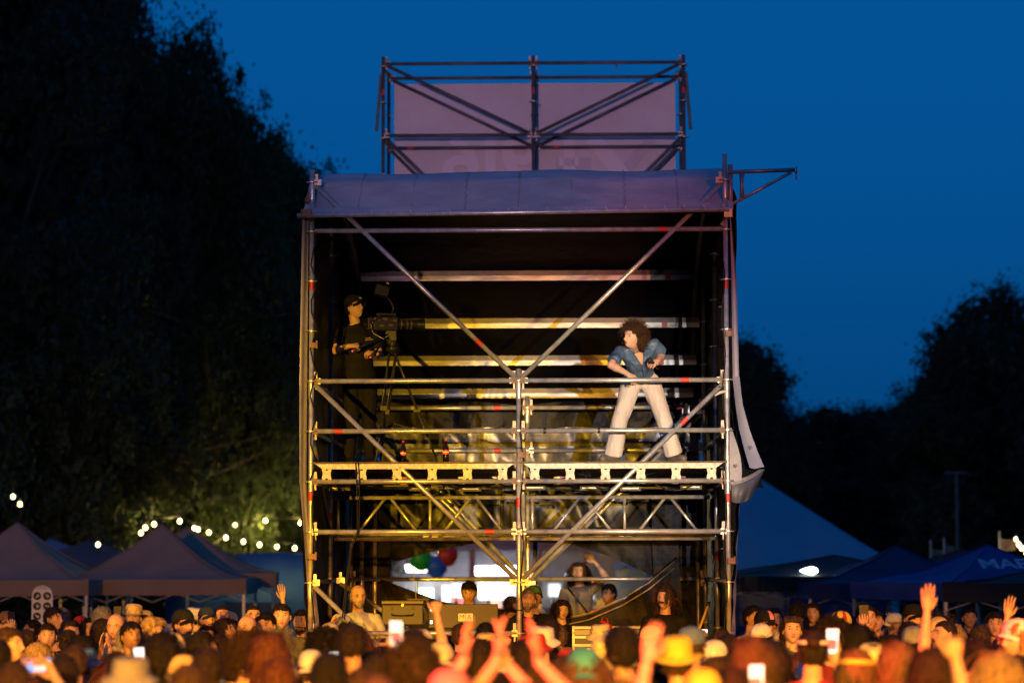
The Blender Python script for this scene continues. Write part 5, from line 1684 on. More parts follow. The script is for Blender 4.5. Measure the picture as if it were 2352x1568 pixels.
b = MB(); b.tube([(.07, 0, .02), (.12, 0, .02)], [.062, .062], 18); b.tube([(.12, 0, .02), (.30, 0, .018)], [.055, .058], 18); b.tube([(.30, 0, .018), (.39, 0, .018)], [.062, .078], 18)
ln = b.build('zoom_lens', M_BLACK, cm)
b = MB(); b.tube([(.385, 0, .018), (.393, 0, .018)], [.066, .066], 18); b.build('front_glass', M_BLACKGLOSS, ln)
for x_ in (.10, .17, .22):
    b = MB(); b.tube([(x_, 0, .02), (x_ + .018, 0, .02)], .064, 18, cap=True); b.build('lens_ring', mat('ring_olive', (.06, .05, .02), .5), ln)
b = MB(); b.tube([(.0, 0, .14), (.02, 0, .22), (-.02, .0, .30), (-.08, 0, .36)], .012, 7); arm = b.build('viewfinder_arm', M_BLACK, cm, smooth=True)
vf = cb_('viewfinder', (-.13, -.02, .41), (.17, .10, .13), Matrix.Rotation(R(14), 3, 'Y'))
cb_('viewfinder_hood', (-.13, -.085, .41), (.16, .05, .12), Matrix.Rotation(R(14), 3, 'Y'), M_BLACK, vf)
cb_('viewfinder_latch', (-.06, -.05, .50), (.035, .03, .012), Matrix.Rotation(R(30), 3, 'Y'), M_CREAM, vf)
for k in range(3):
    b = MB(); b.tube([(-.2 + .03 * k, -.08, .08), (-.27, -.12, .0 + .02 * k), (-.25, -.14, -.10), (-.12 + .03 * k, -.12, -.17), (-.05, -.1, -.12 - .03 * k)], .005, 5)
    b.build('cable', M_BLACK if k else M_CREAM, cm, smooth=True)
# bottle and small things on the deck
def bottle(x, y, Y, label):
    p = V(at(x, y, Y).x, Y, FLOOR + .001)
    b = MB(); b.lathe((0, 0, 0), [(0, 0), (.030, 0), (.032, .05), (.028, .10), (.032, .13), (.030, .15), (.013, .20), (.012, .225), (0, .225)], 14)
    o = b.build('bottle', mat('cola_glass', (.012, .006, .004), .1), smooth=True, loc=p)
    b = MB(); b.lathe((0, 0, 0), [(.0335, .085), (.0335, .125)], 14); b.build('label_band', mat('red_label', (.7, .05, .04), .5), o, smooth=True)
    b = MB(); b.lathe((0, 0, 0), [(.034, .10), (.034, .112)], 14); b.build('label_print', mat('label_white', (.75, .7, .65), .5), o, smooth=True)
    b = MB(); b.lathe((0, 0, 0), [(.014, .218), (.014, .235), (0, .235)], 12); b.build('bottle_cap', M_REDTAPE, o)
    tag(o, label, 'bottle')
bottle(1024, 1056, .25, 'dark cola bottle with red label standing on the deck near the tripod foot')
bottle(926, 1056, .55, 'dark cola bottle with red label half hidden behind the diagonal brace')

# ================================================================== crew behind the front rails
RISER = .30
def crew(x, ytop, Y, yaw, pitch, label, pose=None, hgt=None, rz=0, **kw):
    top = at(x, ytop, Y)
    h = (top.z - RISER) / 1.755
    P = std_pose(yaw=yaw, pitch=pitch)
    if pose: P.update(pose)
    f = build_figure(P, .012, True, noise=.005, seed=x * .01, **{k: kw.pop(k) for k in ('sleeve', 'wide', 'shirt_loose') if k in kw})
    return person(f, V(top.x, Y, RISER), rz, h, label, **kw), f
crew(823, 1341, .9, 20, 2, 'man in glasses and pale grey shirt with arms folded on the brace',
     dict(el=[V(-.30, -.10, 1.14), V(.27, -.20, 1.16)], wr=[V(-.26, -.28, 1.30), V(-.05, -.30, 1.20)], hd=[V(.1, -.2, 1), V(-1, -.05, .05)], pl=[V(1, 0, 0), V(0, .7, -.7)]),
     skin_m=SKINS[1], hair='bald_sides', hair_c='grey', shirt_c='lightgrey', trousers_c='navy', beard='full', glasses=True, wide=1.12, sleeve=.8)
crew(1077, 1334, 2.6, 0, 12, 'dark-haired man looking down over the lighting console', None, skin_m=SKINS[2], hair=('short', 5), hair_c='black', shirt_c='black', trousers_c='black')
crew(1213, 1353, 1.3, -8, -16, 'bearded man in black with headphones round his neck looking up', None, skin_m=SKINS[3], hair='short', hair_c='grey', shirt_c='black', trousers_c='black', extra=('headphones',), wide=1.1, beard='full')
crew(1226, 1347, 1.95, 15, -10, 'man in black with green cap standing behind the bearded man', None, skin_m=SKINS[1], hair='short', hair_c='dark', shirt_c='black', trousers_c='black', hat='cap', hat_c='green', wide=1.15)
crew(1290, 1378, 2.4, 15, 0, 'woman with chin-length curly hair and black top beside the road case', None, skin_m=SKINS[0], hair=('wavy', 3), hair_c='dark', shirt_c='black', trousers_c='black')
crew(1527, 1347, .9, -28, -8, 'man with long wavy hair and moustache in black T-shirt under the platform', None, skin_m=SKINS[1], hair=('wavy', 9), hair_c='brown', shirt_c='black', trousers_c='black', beard='moustache', wide=1.05)
crew(1173, 1394, 2.2, 30, 0, 'dim bald man standing between console and bearded man', None, skin_m=SKINS[4], hair='buzz', hair_c='black', shirt_c='grey', trousers_c='black')
def ground_person(x, ytop, Y, yaw, pitch, label, rz=0, pose=None, vox=.014, z0=0.0, **kw):
    top = at(x, ytop, Y)
    h = (top.z - z0) / (1.755 + (.03 if kw.get('hat') else 0))
    P = std_pose(yaw=yaw, pitch=pitch)
    if pose: P.update(pose)
    f = build_figure(P, vox, True, noise=.005, seed=x * .01)
    return person(f, V(top.x, Y, z0), rz, h, label, **kw)
gw = ground_person(1330, 1292, 7.6, -10, -12, 'woman with long dark hair and grey top raising one arm behind the tower', z0=.45,
              pose=dict(sh=[V(-.185, 0, 1.41), V(.17, -.01, 1.45)], el=[V(-.235, .02, 1.13), V(.33, -.05, 1.58)], wr=[V(-.23, -.05, .88), V(.20, -.1, 1.76)], hd=[V(0, -.2, -1), V(-.6, 0, .6)], pl=[V(1, 0, 0), V(0, -1, 0)]),
              skin_m=SKINS[0], hair=('long', 4), hair_c='brown', shirt_c='grey', trousers_c='cream')
b = MB(); b.ell((.11, -.145, 1.0), (.13, .055, .075), None, 16, 10); b.build('belt_bag', M_BLACK, gw, smooth=True)
b = MB(); b.tube([(.17, -.10, 1.05), (.02, -.13, 1.25), (-.14, -.06, 1.45)], .012, 6); b.build('bag_strap', M_BLACK, gw, smooth=True)
ground_person(1398, 1340, 6.4, -40, 0, 'dark-haired person in rust-coloured top behind the tower', z0=.2, skin_m=SKINS[2], hair=('short', 4), hair_c='black', shirt_c='orange', trousers_c='navy')

# ------------------------------------------------ desks and cases inside the tower
def bevel(o, w, seg=2):
    m = o.modifiers.new('bevel', 'BEVEL'); m.width = w; m.segments = seg; m.limit_method = 'ANGLE'
    return o
# lighting console with MA plate
c = at(1064, 1414, 1.2)
con = empty('lighting_console', (c.x, 1.2, RISER), 0, 'lighting console with dark back panel and square MA letter plates', 'console')
zc = c.z - RISER
b = MB(); b.box((0, 0, zc), (.72, .03, .25), Matrix.Rotation(R(-8), 3, 'X')); bp_ = bevel(b.build('back_panel', mat('console_grey', (.022, .019, .015), .5, .3, var=.15, scale=4), con), .006)
b = MB(); b.box((0, .30, zc - .10), (.70, .55, .10), Matrix.Rotation(R(6), 3, 'X')); bevel(b.build('fader_bed', M_BLACK, con), .01)
for k, ch in enumerate('MA'):
    b = MB(); b.box((0, 0, 0), (.072, .004, .078)); pl = b.build('letter_plate', mat('plate_cream', (.62, .58, .48), .5), con)
    pl.location = (-.014 + .077 * k, -.024, zc - .012); pl.rotation_euler = (R(-8), 0, 0)
    text_mesh(ch, .075, mat('letter_black', (.03, .025, .02), .6), pl, (0, -.004, 0), (R(90), 0, 0), ext=.001)
for sx in (-.3, .3):
    b = MB(); b.box((sx, .2, zc * .5 - .08), (.05, .5, zc - .16)); b.build('stand_leg', M_BLACK, con)
b = MB(); b.box((.06, -.10, zc - .165), (.30, .05, .10), Matrix.Rotation(R(-18), 3, 'X')); b.build('hood', mat('navy_plastic', (.02, .03, .06), .4), con)
for k in range(2):
    b = MB(); b.box((-.33, -.03, zc + .07 - .13 * k), (.02, .02, .03)); b.build('indicator', glow('console_lamp', (1, .95, .85), 5), con)
# olive hard case
c = at(926, 1406, 1.0)
hc = empty('hard_case', (c.x, 1.0, c.z - .125), 0, 'olive hard case with carrying handle and two latches beside the console', 'case')
mo_ = mat('olive_case', (.020, .017, .008), .55, var=.2, scale=12)
b = MB(); b.box((0, 0, .105), (.425, .30, .21)); bevel(b.build('case_base', mo_, hc), .012, 3)
b = MB(); b.box((0, 0, .232), (.435, .31, .038)); bevel(b.build('case_lid', mat('olive_lid', (.055, .045, .010), .5), hc), .008)
b = MB(); b.tube([(-.11, -.152, .115), (-.105, -.178, .102), (0, -.182, .098), (.105, -.178, .102), (.11, -.152, .115)], .008, 7); b.build('handle', M_BLACK, hc, smooth=True)
for sx in (-.11, .11):
    b = MB(); b.box((sx, -.155, .175), (.035, .012, .045)); b.build('latch', M_BLACK, hc)
b = MB(); b.lathe((0, 0, 0), [(0, 0), (.014, 0), (.014, .01), (0, .01)], 12); v_ = b.build('valve', mat('brass', (.35, .27, .05), .4, .6), hc, loc=(0, -.163, .205)); v_.rotation_euler = (R(90), 0, 0)
b = MB(); b.box((0, .05, -.45), (.5, .34, .88)); tb_ = b.build('case_table', M_BLACK, None, loc=(c.x, 1.0, c.z - .14))
tb_.data.transform(Matrix.Translation((0, 0, -.01))); tag(tb_, 'black draped stand carrying the olive hard case', 'table')
# little antenna rack on the case
b = MB(); b.tube([(0, 0, 0), (-.02, 0, .26)], .004, 5); ant = b.build('radio_antenna', mat('brass', (.35, .27, .05)), loc=(at(956, 1380, 1.0).x, 1.02, c.z + .127))
b = MB(); b.box((.012, 0, .13), (.014, .006, .12)); b.build('narrow_strip', mat('green_strip', (.03, .18, .08), .5), ant)
b = MB(); b.box((.02, .02, .008), (.22, .1, .016)); b.build('receiver_box', M_BLACK, ant)
tag(ant, 'thin radio antenna with green strip standing on the olive case', 'antenna')
# road case with aluminium edges
c = at(1400, 1450, 1.5)
rc = empty('road_case', (c.x, 1.5, RISER), 0, 'black road case with silver aluminium edging and double stripe', 'case')
zt = c.z - RISER + .06
b = MB(); b.box((0, .25, zt / 2), (.76, .5, zt)); b.build('case_panel', mat('case_ply', (.025, .028, .03), .5), rc)
for z_ in (zt - .016, zt - .115, zt - .2, .05):
    b = MB(); b.box((0, -.004, z_), (.77, .02, .026)); b.build('edge_rail', M_ALU, rc)
for sx in (-.378, .378):
    b = MB(); b.box((sx, -.003, zt / 2), (.024, .024, zt)); b.build('corner_rail', M_ALU, rc)
b = MB(); b.box((0, -.006, zt - .066), (.72, .004, .05)); b.build('stripe_panel', mat('case_grey', (.20, .21, .22), .4), rc)
for sx in (-.2, .2):
    b = MB(); b.box((sx, -.012, zt - .26), (.08, .01, .06)); b.build('latch', M_ALU, rc)
# red crinkled bag hanging on the road case
b = MB(); b.ell((0, 0, 0), (.10, .035, .145), None, 26, 20, fn=lambda p: p * (1 + .22 * mnoise.noise(p * 28)) + Vector((0, 0, 0)))
bag = b.build('red_bag', mat('red_plastic', (.42, .02, .02), .25, bump=.5, bscale=40), loc=at(1388, 1457, 1.42), smooth=True)
b = MB(); b.tube([(-.03, 0, .11), (-.02, -.01, .18), (.03, 0, .17), (.04, 0, .11)], .006, 5); b.build('bag_handle', M_REDTAPE, bag, smooth=True)
tag(bag, 'crinkled red plastic bag in front of the silver-edged road case', 'bag')
# low dark desk left of it
b = MB(); b.box((0, .2, .55), (.55, .5, 1.1)); dk = b.build('crew_desk', M_BLACK, loc=(at(1270, 1450, 1.7).x, 1.75, RISER)); tag(dk, 'plain black desk between bearded man and road case', 'desk')
b = MB(); b.box((0, -.052, 1.0), (.5, .006, .04)); b.build('edge_trim', M_DARKSTEEL, dk)
# yellow pole leaning at the right of the tower
b = MB(); pa, pb_ = at(1600, 1460, .6), at(1629, 1382, .75); b.tube([pa + (pa - pb_) * 1.5, pb_], .014, 8)
o = b.build('leaning_pole', mat('yellow_pole', (.55, .36, .05), .5), smooth=True)
b = MB(); b.tube([pb_ - (pb_ - pa).normalized() * .05, pb_ + (pb_ - pa).normalized() * .004], .017, 8); b.build('pole_end', M_BLACK, o, smooth=True)
tag(o, 'yellow wooden pole leaning against the right of the tower', 'pole')
# ================================================================== the crowd
FIST = (75, 90, 60); OPEN = (8, 10, 8); GRIP = (35, 45, 35)
POSES = {
    'stand': std_pose(pitch=-6),
    'look_up': std_pose(pitch=-16, el=[V(-.25, .0, 1.13), V(.25, .0, 1.13)]),
    'turned': std_pose(yaw=28, pitch=-6),
    'turned_r': std_pose(yaw=-30, pitch=-8),
    'fist_r': std_pose(pitch=-10, sh=[V(-.17, -.01, 1.455), V(.185, 0, 1.41)], el=[V(-.25, -.06, 1.68), V(.24, .02, 1.13)], wr=[V(-.20, -.12, 1.93), V(.23, -.06, .88)],
                       hd=[V(.05, -.05, 1), V(0, -.2, -1)], pl=[V(.2, -1, 0), V(-1, 0, 0)], curl=[FIST, (20, 25, 15)]),
    'wave_l': std_pose(pitch=-8, sh=[V(-.185, 0, 1.41), V(.17, -.01, 1.455)], el=[V(-.24, .02, 1.13), V(.27, -.04, 1.68)], wr=[V(-.23, -.06, .88), V(.23, -.08, 1.93)],
                       hd=[V(0, -.2, -1), V(-.1, -.05, 1)], pl=[V(1, 0, 0), V(-.2, -1, 0)], curl=[(20, 25, 15), OPEN]),
    'clap_high': std_pose(pitch=-12, sh=[V(-.165, -.02, 1.455), V(.165, -.02, 1.455)], el=[V(-.27, -.16, 1.63), V(.27, -.16, 1.63)], wr=[V(-.075, -.24, 1.84), V(.10, -.22, 1.85)],
                          hd=[V(.12, -.05, 1), V(-.05, -.05, 1)], pl=[V(1, .1, 0), V(-1, .1, 0)], curl=[OPEN, OPEN]),
    'clap': std_pose(pitch=-4, el=[V(-.26, -.14, 1.20), V(.26, -.14, 1.20)], wr=[V(-.04, -.30, 1.42), V(.05, -.30, 1.42)], hd=[V(.05, -.25, 1), V(-.05, -.25, 1)],
                     pl=[V(1, 0, 0), V(-1, 0, 0)], curl=[OPEN, OPEN]),
    'phone_r': std_pose(pitch=-10, el=[V(-.27, -.16, 1.30), V(.24, .02, 1.13)], wr=[V(-.14, -.36, 1.56), V(.23, -.06, .88)], hd=[V(.08, -.05, 1), V(0, -.2, -1)],
                        pl=[V(.15, 1, 0), V(-1, 0, 0)], curl=[GRIP, (20, 25, 15)], side=(-1, -1)),
    'phone_high': std_pose(pitch=-14, sh=[V(-.17, -.02, 1.45), V(.185, 0, 1.41)], el=[V(-.25, -.18, 1.58), V(.24, .02, 1.13)], wr=[V(-.15, -.30, 1.82), V(.23, -.06, .88)], hd=[V(.05, -.05, 1), V(0, -.2, -1)],
                           pl=[V(.15, 1, 0), V(-1, 0, 0)], curl=[GRIP, (20, 25, 15)], side=(-1, -1)),
    'phone_2': std_pose(pitch=-8, sh=[V(-.17, -.02, 1.44), V(.17, -.02, 1.44)], el=[V(-.27, -.22, 1.46), V(.27, -.22, 1.46)], wr=[V(-.105, -.38, 1.66), V(.105, -.38, 1.66)],
                        hd=[V(.55, -.2, .8), V(-.55, -.2, .8)], pl=[V(.6, .6, 0), V(-.6, .6, 0)], curl=[GRIP, GRIP], side=(-1, 1)),
    'chin': std_pose(pitch=4, yaw=10, el=[V(-.22, -.14, 1.16), V(.24, .02, 1.13)], wr=[V(-.07, -.20, 1.43), V(.20, -.10, .95)], hd=[V(.3, .1, 1), V(0, -.2, -1)],
                     pl=[V(.3, 1, 0), V(-1, 0, 0)], curl=[(50, 60, 40), (20, 25, 15)]),
}
FIGS = {}
def figure(k):
    if k not in FIGS:
        FIGS[k] = build_figure(POSES[k], .0145, True, noise=.006, seed=len(FIGS) * 3.1, wide=(1.0, 1.08, .94)[len(FIGS) % 3])
    return FIGS[k]

ph = MB(); ph.box((0, 0, 0), (.076, .009, .156)); PHM = ph.mesh('phone')
ps = MB(); ps.box((0, .0052, 0), (.069, .002, .146)); PSM = ps.mesh('screen')
pi_ = MB(); pi_.box((0, .0068, -.018), (.052, .0015, .060)); PIM = pi_.mesh('screen_picture')
for me_, m_ in ((PHM, M_BLACK), (PSM, glow('screen_blue', (.34, .60, 1.0), 1.15)), (PIM, glow('screen_pic_dark', (.30, .12, .30), .5))): me_.materials.append(m_)
SCREENS = dict(blue=(glow('screen_blue', (.34, .60, 1.0), 1.15), glow('screen_pic_pink', (.75, .35, .42), 1.0)), white=(glow('screen_white', (.62, .74, 1.0), 1.0), glow('screen_pic_dark', (.30, .12, .30), .5)),
               deep=(glow('screen_deep', (.08, .26, .95), 1.3), glow('screen_pic_green', (.25, .5, .8), .9)), warm=(glow('screen_warm', (1, .78, .42), 1.3), glow('screen_pic_brown', (.4, .2, .08), .5)))
def phone(body, pose, screen, label, land=False):
    P = POSES[pose]
    if pose == 'phone_2':
        c = (P['wr'][0] + P['wr'][1]) / 2 + V(0, -.02, .075); land = True
    else:
        c = P['wr'][0] + P['hd'][0].normalized() * .115 + V(.012, .028, .015)
    M = Matrix.Translation(body.location) @ body.rotation_euler.to_matrix().to_4x4() @ Matrix.Scale(body.scale[0], 4)
    o = obj_from_mesh('phone', PHM, None)
    L = Matrix.Translation(c) @ Matrix.Rotation(R(random.uniform(-12, 12)), 4, 'Z') @ Matrix.Rotation(R(-12), 4, 'X')
    if land: L = L @ Matrix.Rotation(R(90), 4, 'Y')
    o.matrix_world = M @ L
    obj_from_mesh('screen', PSM, o, mats=[SCREENS[screen][0]])
    obj_from_mesh('screen_picture', PIM, o, mats=[SCREENS[screen][1]])
    tag(o, label, 'phone', 'phones held up in the crowd')

CROWD = []          # (x, y) ground positions already taken
USED = {}
def someone(x, ytop, d, face, pose, hair, hc, shirt, label, sk=0, hat=None, hat_c='white', beard=None, glasses=False, ph_=None, seed=None):
    Y = d - CAM_D
    top = at(x, ytop, Y)
    nominal = 1.755 + {'cap': .022, 'cap_back': .022, 'fedora': .03, 'sunhat': .025, 'bucket': .01}.get(hat, 0) + ({'curly': .05, 'afro': .06, 'bun': .03}.get(hair, .012) if hair and not hat else 0)
    s = max(.82, min(1.14, top.z / nominal))
    f = figure(pose)
    o = person(f, V(top.x, Y, 0), R(face), s, label, SKINS[sk], ((hair, seed or (len(CROWD) % 3 + 1)) if hair else None), hc, shirt, random.choice(('navy', 'black', 'denim', 'grey')), hat, hat_c, beard, glasses, 'crowd round the tower')
    o.rotation_euler = (R(random.gauss(0, 1.1)), R(random.gauss(0, 1.4)), R(face))
    CROWD.append((top.x, Y))
    USED[label] = USED.get(label, 0) + 1
    if ph_:
        phone(o, pose, ph_[0], ph_[1])
    return o

random.seed(21)
BK = 180
# --- beside the tower on the left, faces towards the camera
someone(12, 1402, 27, 40, 'phone_r', 'short', 'dark', 'red', 'man in red T-shirt and brown cap lifting a phone by the oval sign', 1, hat='cap', hat_c='brown', ph_=('white', 'phone lifted by the man in red beside the oval sign'))
someone(4, 1436, 19, 75, 'stand', 'short', 'brown', 'maroon', 'man in profile in maroon shirt at the crowd edge below the sign', 3)
someone(110, 1428, 24, 12, 'stand', 'short', 'dark', 'navy', 'dark-haired man in navy standing right below the oval sign', 1)
someone(106, 1390, 28, 60, 'stand', 'short', 'dark', 'yellow', 'man with yellow collar whose head covers the foot of the oval sign', 2)
someone(133, 1392, 28.6, 25, 'stand', 'short', 'grey', 'grey', 'older man in glasses and grey next to the oval sign', 3, glasses=True)
someone(168, 1419, 25, 20, 'stand', 'short', 'dark', 'black', 'short-haired man in black near the oval sign', 1)
someone(170, 1458, 20.5, 80, 'turned', 'wavy', 'black', 'black', 'woman in profile with wavy black hair and glasses', 1, glasses=True)
someone(232, 1389, 27.5, 120, 'stand', 'short', 'grey', 'olive', 'grey-haired man in olive jacket turning away under the brownish tent', 2)
someone(236, 1418, 25.5, 150, 'stand', 'medium', 'dark', 'grey', 'person with dark bob turned away beside the bald clapping man', 1)
someone(270, 1404, 24.5, -10, 'clap', 'bald_sides', 'grey', 'paleyellow', 'bald man in glasses and pale yellow shirt clapping', 3, glasses=True)
someone(294, 1384, 28, 0, 'phone_r', 'short', 'brown', 'cream', 'man in woven straw hat filming with a phone under the tent', 1, hat='fedora', hat_c='straw', ph_=('warm', 'glowing warm phone held in front of the woven straw hat'))
someone(345, 1413, 23, 45, 'chin', 'medium', 'blond', 'paleyellow', 'blond woman in yellow with one hand near her mouth', 0)
someone(302, 1424, 22, 30, 'stand', 'short', 'black', 'navy', 'dark-skinned man in navy between bald man and blond woman', 4)
someone(424, 1397, 24, 42, 'stand', 'short', 'dark', 'black', 'man in black baseball cap and black shirt before the brownish tent', 1, hat='cap', hat_c='black')
someone(466, 1390, 28, 30, 'stand', 'short', 'dark', 'grey', 'bearded man in dark cap at the tent leg', 2, hat='cap', hat_c='navy', beard='full')
someone(489, 1384, 29, 20, 'stand', 'buzz', 'dark', 'black', 'bearded man with shaved head at the tent leg', 3, beard='full')
someone(547, 1408, 24, -30, 'stand', 'bald_sides', 'light', 'orange', 'balding man in orange shirt facing the tower', 3)
someone(572, 1385, 28.5, 15, 'stand', 'buzz', 'dark', 'maroon', 'man with glasses and maroon shirt in front of the blue dome tent', 3, glasses=True)
someone(598, 1412, 28, 10, 'wave_l', 'short', 'dark', 'black', 'man waving one open hand in front of the blue dome tent', 1)
someone(616, 1404, 24.5, -20, 'stand', 'short', 'black', 'grey', 'black-haired man in grey next to the olive T-shirts', 2)
someone(651, 1383, 25.5, 5, 'stand', 'short', 'dark', 'olive', 'young man in olive T-shirt staring straight ahead', 0)
someone(691, 1397, 26.5, -20, 'stand', 'short', 'dark', 'olive', 'bearded man in olive T-shirt against the left tower post', 1, beard='full')
someone(652, 1440, 22, -35, 'chin', 'curly', 'grey', 'grey', 'older man with curly grey hair holding his chin', 3)
# --- to the right of the tower
someone(1722, 1387, 27, 45, 'stand', 'short', 'black', 'cream', 'black-haired man in cream shirt beside the right tower post', 2)
o_ = someone(1762, 1399, 25, 20, 'chin', 'short', 'dark', 'black', 'man in black cap with pale red patch holding a hand to his mouth', 2, hat='cap', hat_c='black')
place_head_child('cap_patch', panel_mesh(.55, .1), o_, figure('chin')['head'], cloth('pink'))
o_ = someone(1730, 1430, 22, 150, 'stand', 'short', 'dark', 'navy', 'person in white cap with red brim worn backwards', 1, hat='cap_back', hat_c='white')
place_head_child('cap_brim', brim_mesh(-1), o_, figure('stand')['head'], cloth('maroon'))
someone(1803, 1412, 23, 0, 'stand', 'medium', 'brown', 'black', 'woman with brown hair looking straight ahead right of the tower', 0)
someone(1823, 1377, 28.5, 160, 'stand', 'short', 'black', 'white', 'man in white T-shirt with his back turned under the lamp', 1)
someone(1882, 1410, 19, 200, 'stand', 'afro', 'dark', 'maroon', 'woman with big dark curls and maroon top turned away', 1)
o_ = someone(1928, 1402, 23, -12, 'clap', 'short', 'light', 'grey', 'man in yellow, black and red cap with red brim clapping', 0, hat='cap', hat_c='yellow')
place_head_child('cap_brim', brim_mesh(1), o_, figure('clap')['head'], cloth('red'))
for a0_, c_ in ((-.55, 'black'), (.5, 'red')): place_head_child('cap_panel', panel_mesh(.42, a0_), o_, figure('clap')['head'], cloth(c_))
someone(1848, 1447, 16, 175, 'phone_r', 'bun', 'dark', 'red', 'woman with headband and red top holding up a phone', 1, hat='band', hat_c='white', ph_=('white', 'phone with white screen held up by the woman with headband'))
someone(1945, 1492, 14, 178, 'stand', 'medium', 'light', 'yellow', 'woman with light hair and bright yellow headband', 1, hat='band', hat_c='yellow')
someone(1977, 1431, 19, 190, 'stand', 'long', 'black', 'black', 'woman with straight black hair behind the man in tricolour cap', 1)
someone(1996, 1384, 24, 10, 'phone_r', 'short', 'dark', 'white', 'man in white T-shirt looking at his raised phone', 3, ph_=('deep', 'dark phone raised by the man in white T-shirt'))
someone(2021, 1396, 27, -10, 'stand', 'short', 'dark', 'grey', 'dark-haired man in grey beside the white T-shirt', 3)
someone(2080, 1385, 24, 20, 'stand', 'short', 'dark', 'black', 'man in plain black cap under the navy canopy', 3, hat='cap', hat_c='black')
someone(2155, 1407, 24, 5, 'stand', 'curly', 'brown', 'grey', 'woman with curly brown hair and glasses', 1, glasses=True)
someone(2190, 1419, 22, -75, 'stand', 'buzz', 'dark', 'maroon', 'man in maroon with shaved head seen in profile', 3)
someone(2105, 1436, 19, 160, 'stand', 'short', 'dark', 'white', 'person in grey cap and white shirt from behind', 1, hat='cap', hat_c='grey')
someone(2237, 1462, 17, 185, 'wave_l', 'short', 'black', 'maroon', 'man stretching one bare arm high in front of the lettered canopy', 1)
someone(2338, 1418, 18, -60, 'stand', 'medium', 'blond', 'red', 'blond woman in white baseball cap and red top', 0, hat='cap', hat_c='white')
someone(2350, 1470, 20, 170, 'wave_l', 'short', 'brown', 'grey', 'person raising an open hand above the white baseball cap', 1)
someone(2278, 1402, 25, -15, 'stand', 'short', 'dark', 'red', 'man in red near the black canopy edge', 3)
someone(2120, 1396, 28, 10, 'turned', 'long', 'dark', 'navy', 'woman with long dark hair under the navy canopy', 1)
someone(1880, 1382, 31, 10, 'turned_r', 'medium', 'dark', 'black', 'dim woman with dark bob below the work lamp', 1)
someone(2222, 1392, 30, 0, 'stand', 'short', 'black', 'black', 'dim man in black by the lettered canopy leg', 2)
# --- in front of the tower, backs towards the camera
someone(50, 1516, 13.6, 172, 'phone_2', 'short', 'brown', 'orange', 'man in orange filming with both hands raised', 1, ph_=('deep', 'phone with deep blue screen held crosswise in both hands'))
someone(275, 1503, 13.2, 176, 'stand', 'bald_sides', 'light', 'grey', 'broad man with thinning hair and grey top seen from behind', 3, hat='bucket', hat_c='grey')
someone(300, 1490, 17, 182, 'phone_r', 'short', 'dark', 'black', 'man with small lit phone before the blond woman', 1, ph_=('blue', 'small phone lit blue near the blond woman in yellow'))
someone(363, 1449, 17.5, 170, 'stand', 'long', 'black', 'black', 'woman with very long black hair from behind', 1)
someone(412, 1452, 18, 168, 'stand', 'short', 'blond', 'grey', 'person in pale yellow baseball cap from behind', 0, hat='cap_back', hat_c='paleyellow')
someone(470, 1446, 19, 70, 'turned', 'medium', 'black', 'red', 'woman with black bob and red top turned sideways', 3)
someone(565, 1440, 16.5, 175, 'stand', 'curly', 'brown', 'navy', 'person with curly brown hair from behind in navy', 1)
someone(606, 1449, 15.5, 188, 'look_up', 'wavy', 'auburn', 'maroon', 'woman with auburn waves and maroon top from behind', 3)
someone(706, 1491, 17.5, 178, 'phone_r', 'short', 'brown', 'grey', 'man in white baseball cap worn backwards holding a phone', 1, hat='cap_back', hat_c='white', ph_=('blue', 'blue-lit phone held by the man in white cap'))
someone(735, 1433, 18.3, 185, 'stand', 'afro', 'black', 'black', 'person with black afro in front of the left post', 4)
someone(840, 1427, 17, 180, 'stand', 'short', 'dark', 'black', 'man with cropped dark hair under the folded-arms crew man', 2)
someone(800, 1530, 14.2, 172, 'phone_high', 'short', 'brown', 'orange', 'man in orange lifting a big bright phone', 1, ph_=('white', 'large bright phone lifted in front of the lowest rail'))
someone(946, 1428, 15.0, 182, 'stand', 'bun', 'dark', 'black', 'woman with dark hair bun before the hard case', 1)
someone(940, 1462, 12.9, 176, 'stand', 'afro', 'brown', 'maroon', 'woman with huge brown curls and maroon top', 3)
someone(946, 1466, 18.5, 178, 'fist_r', 'short', 'dark', 'black', 'person punching a fist up beside the lighting console', 1)
someone(1021, 1473, 17.2, 184, 'stand', 'short', 'brown', 'white', 'person in cream baseball cap below the lighting console', 1, hat='cap_back', hat_c='cream')
someone(982, 1462, 19.5, 180, 'phone_r', 'short', 'black', 'navy', 'short person in navy filming by the raised fist', 1, ph_=('blue', 'small blue-white phone just left of the raised fist'))
someone(1112, 1568, 11.3, 176, 'clap_high', 'short', 'dark', 'red', 'person in red clapping hands overhead before the centre post', 3)
someone(1210, 1566, 11.2, 184, 'clap_high', 'medium', 'brown', 'pink', 'person in pink clapping hands overhead below the bearded man', 1)
someone(1035, 1534, 11.2, 180, 'stand', 'short', 'light', 'pink', 'person in pale pink cap low in front of the clapping hands', 3, hat='cap_back', hat_c='pink')
someone(872, 1539, 11.6, 183, 'stand', 'buzz', 'light', 'orange', 'man with shaved head low in front of the curls', 3)
someone(1284, 1500, 15, 178, 'stand', 'long', 'brown', 'black', 'woman with long brown hair below the road case', 1)
someone(1350, 1486, 13.6, 180, 'stand', 'long', 'light', 'brown', 'woman in teal cap with long light hair', 1, hat='cap_back', hat_c='teal')
someone(1362, 1458, 16.8, 176, 'phone_r', 'short', 'dark', 'black', 'person in wide yellow sun hat filming before the road case', 1, hat='sunhat', hat_c='paleyellow', ph_=('deep', 'blue phone in front of the silver-edged road case'))
someone(1446, 1430, 14.2, 182, 'look_up', 'short', 'black', 'brown', 'tall man with thick black hair below the moustached man', 2)
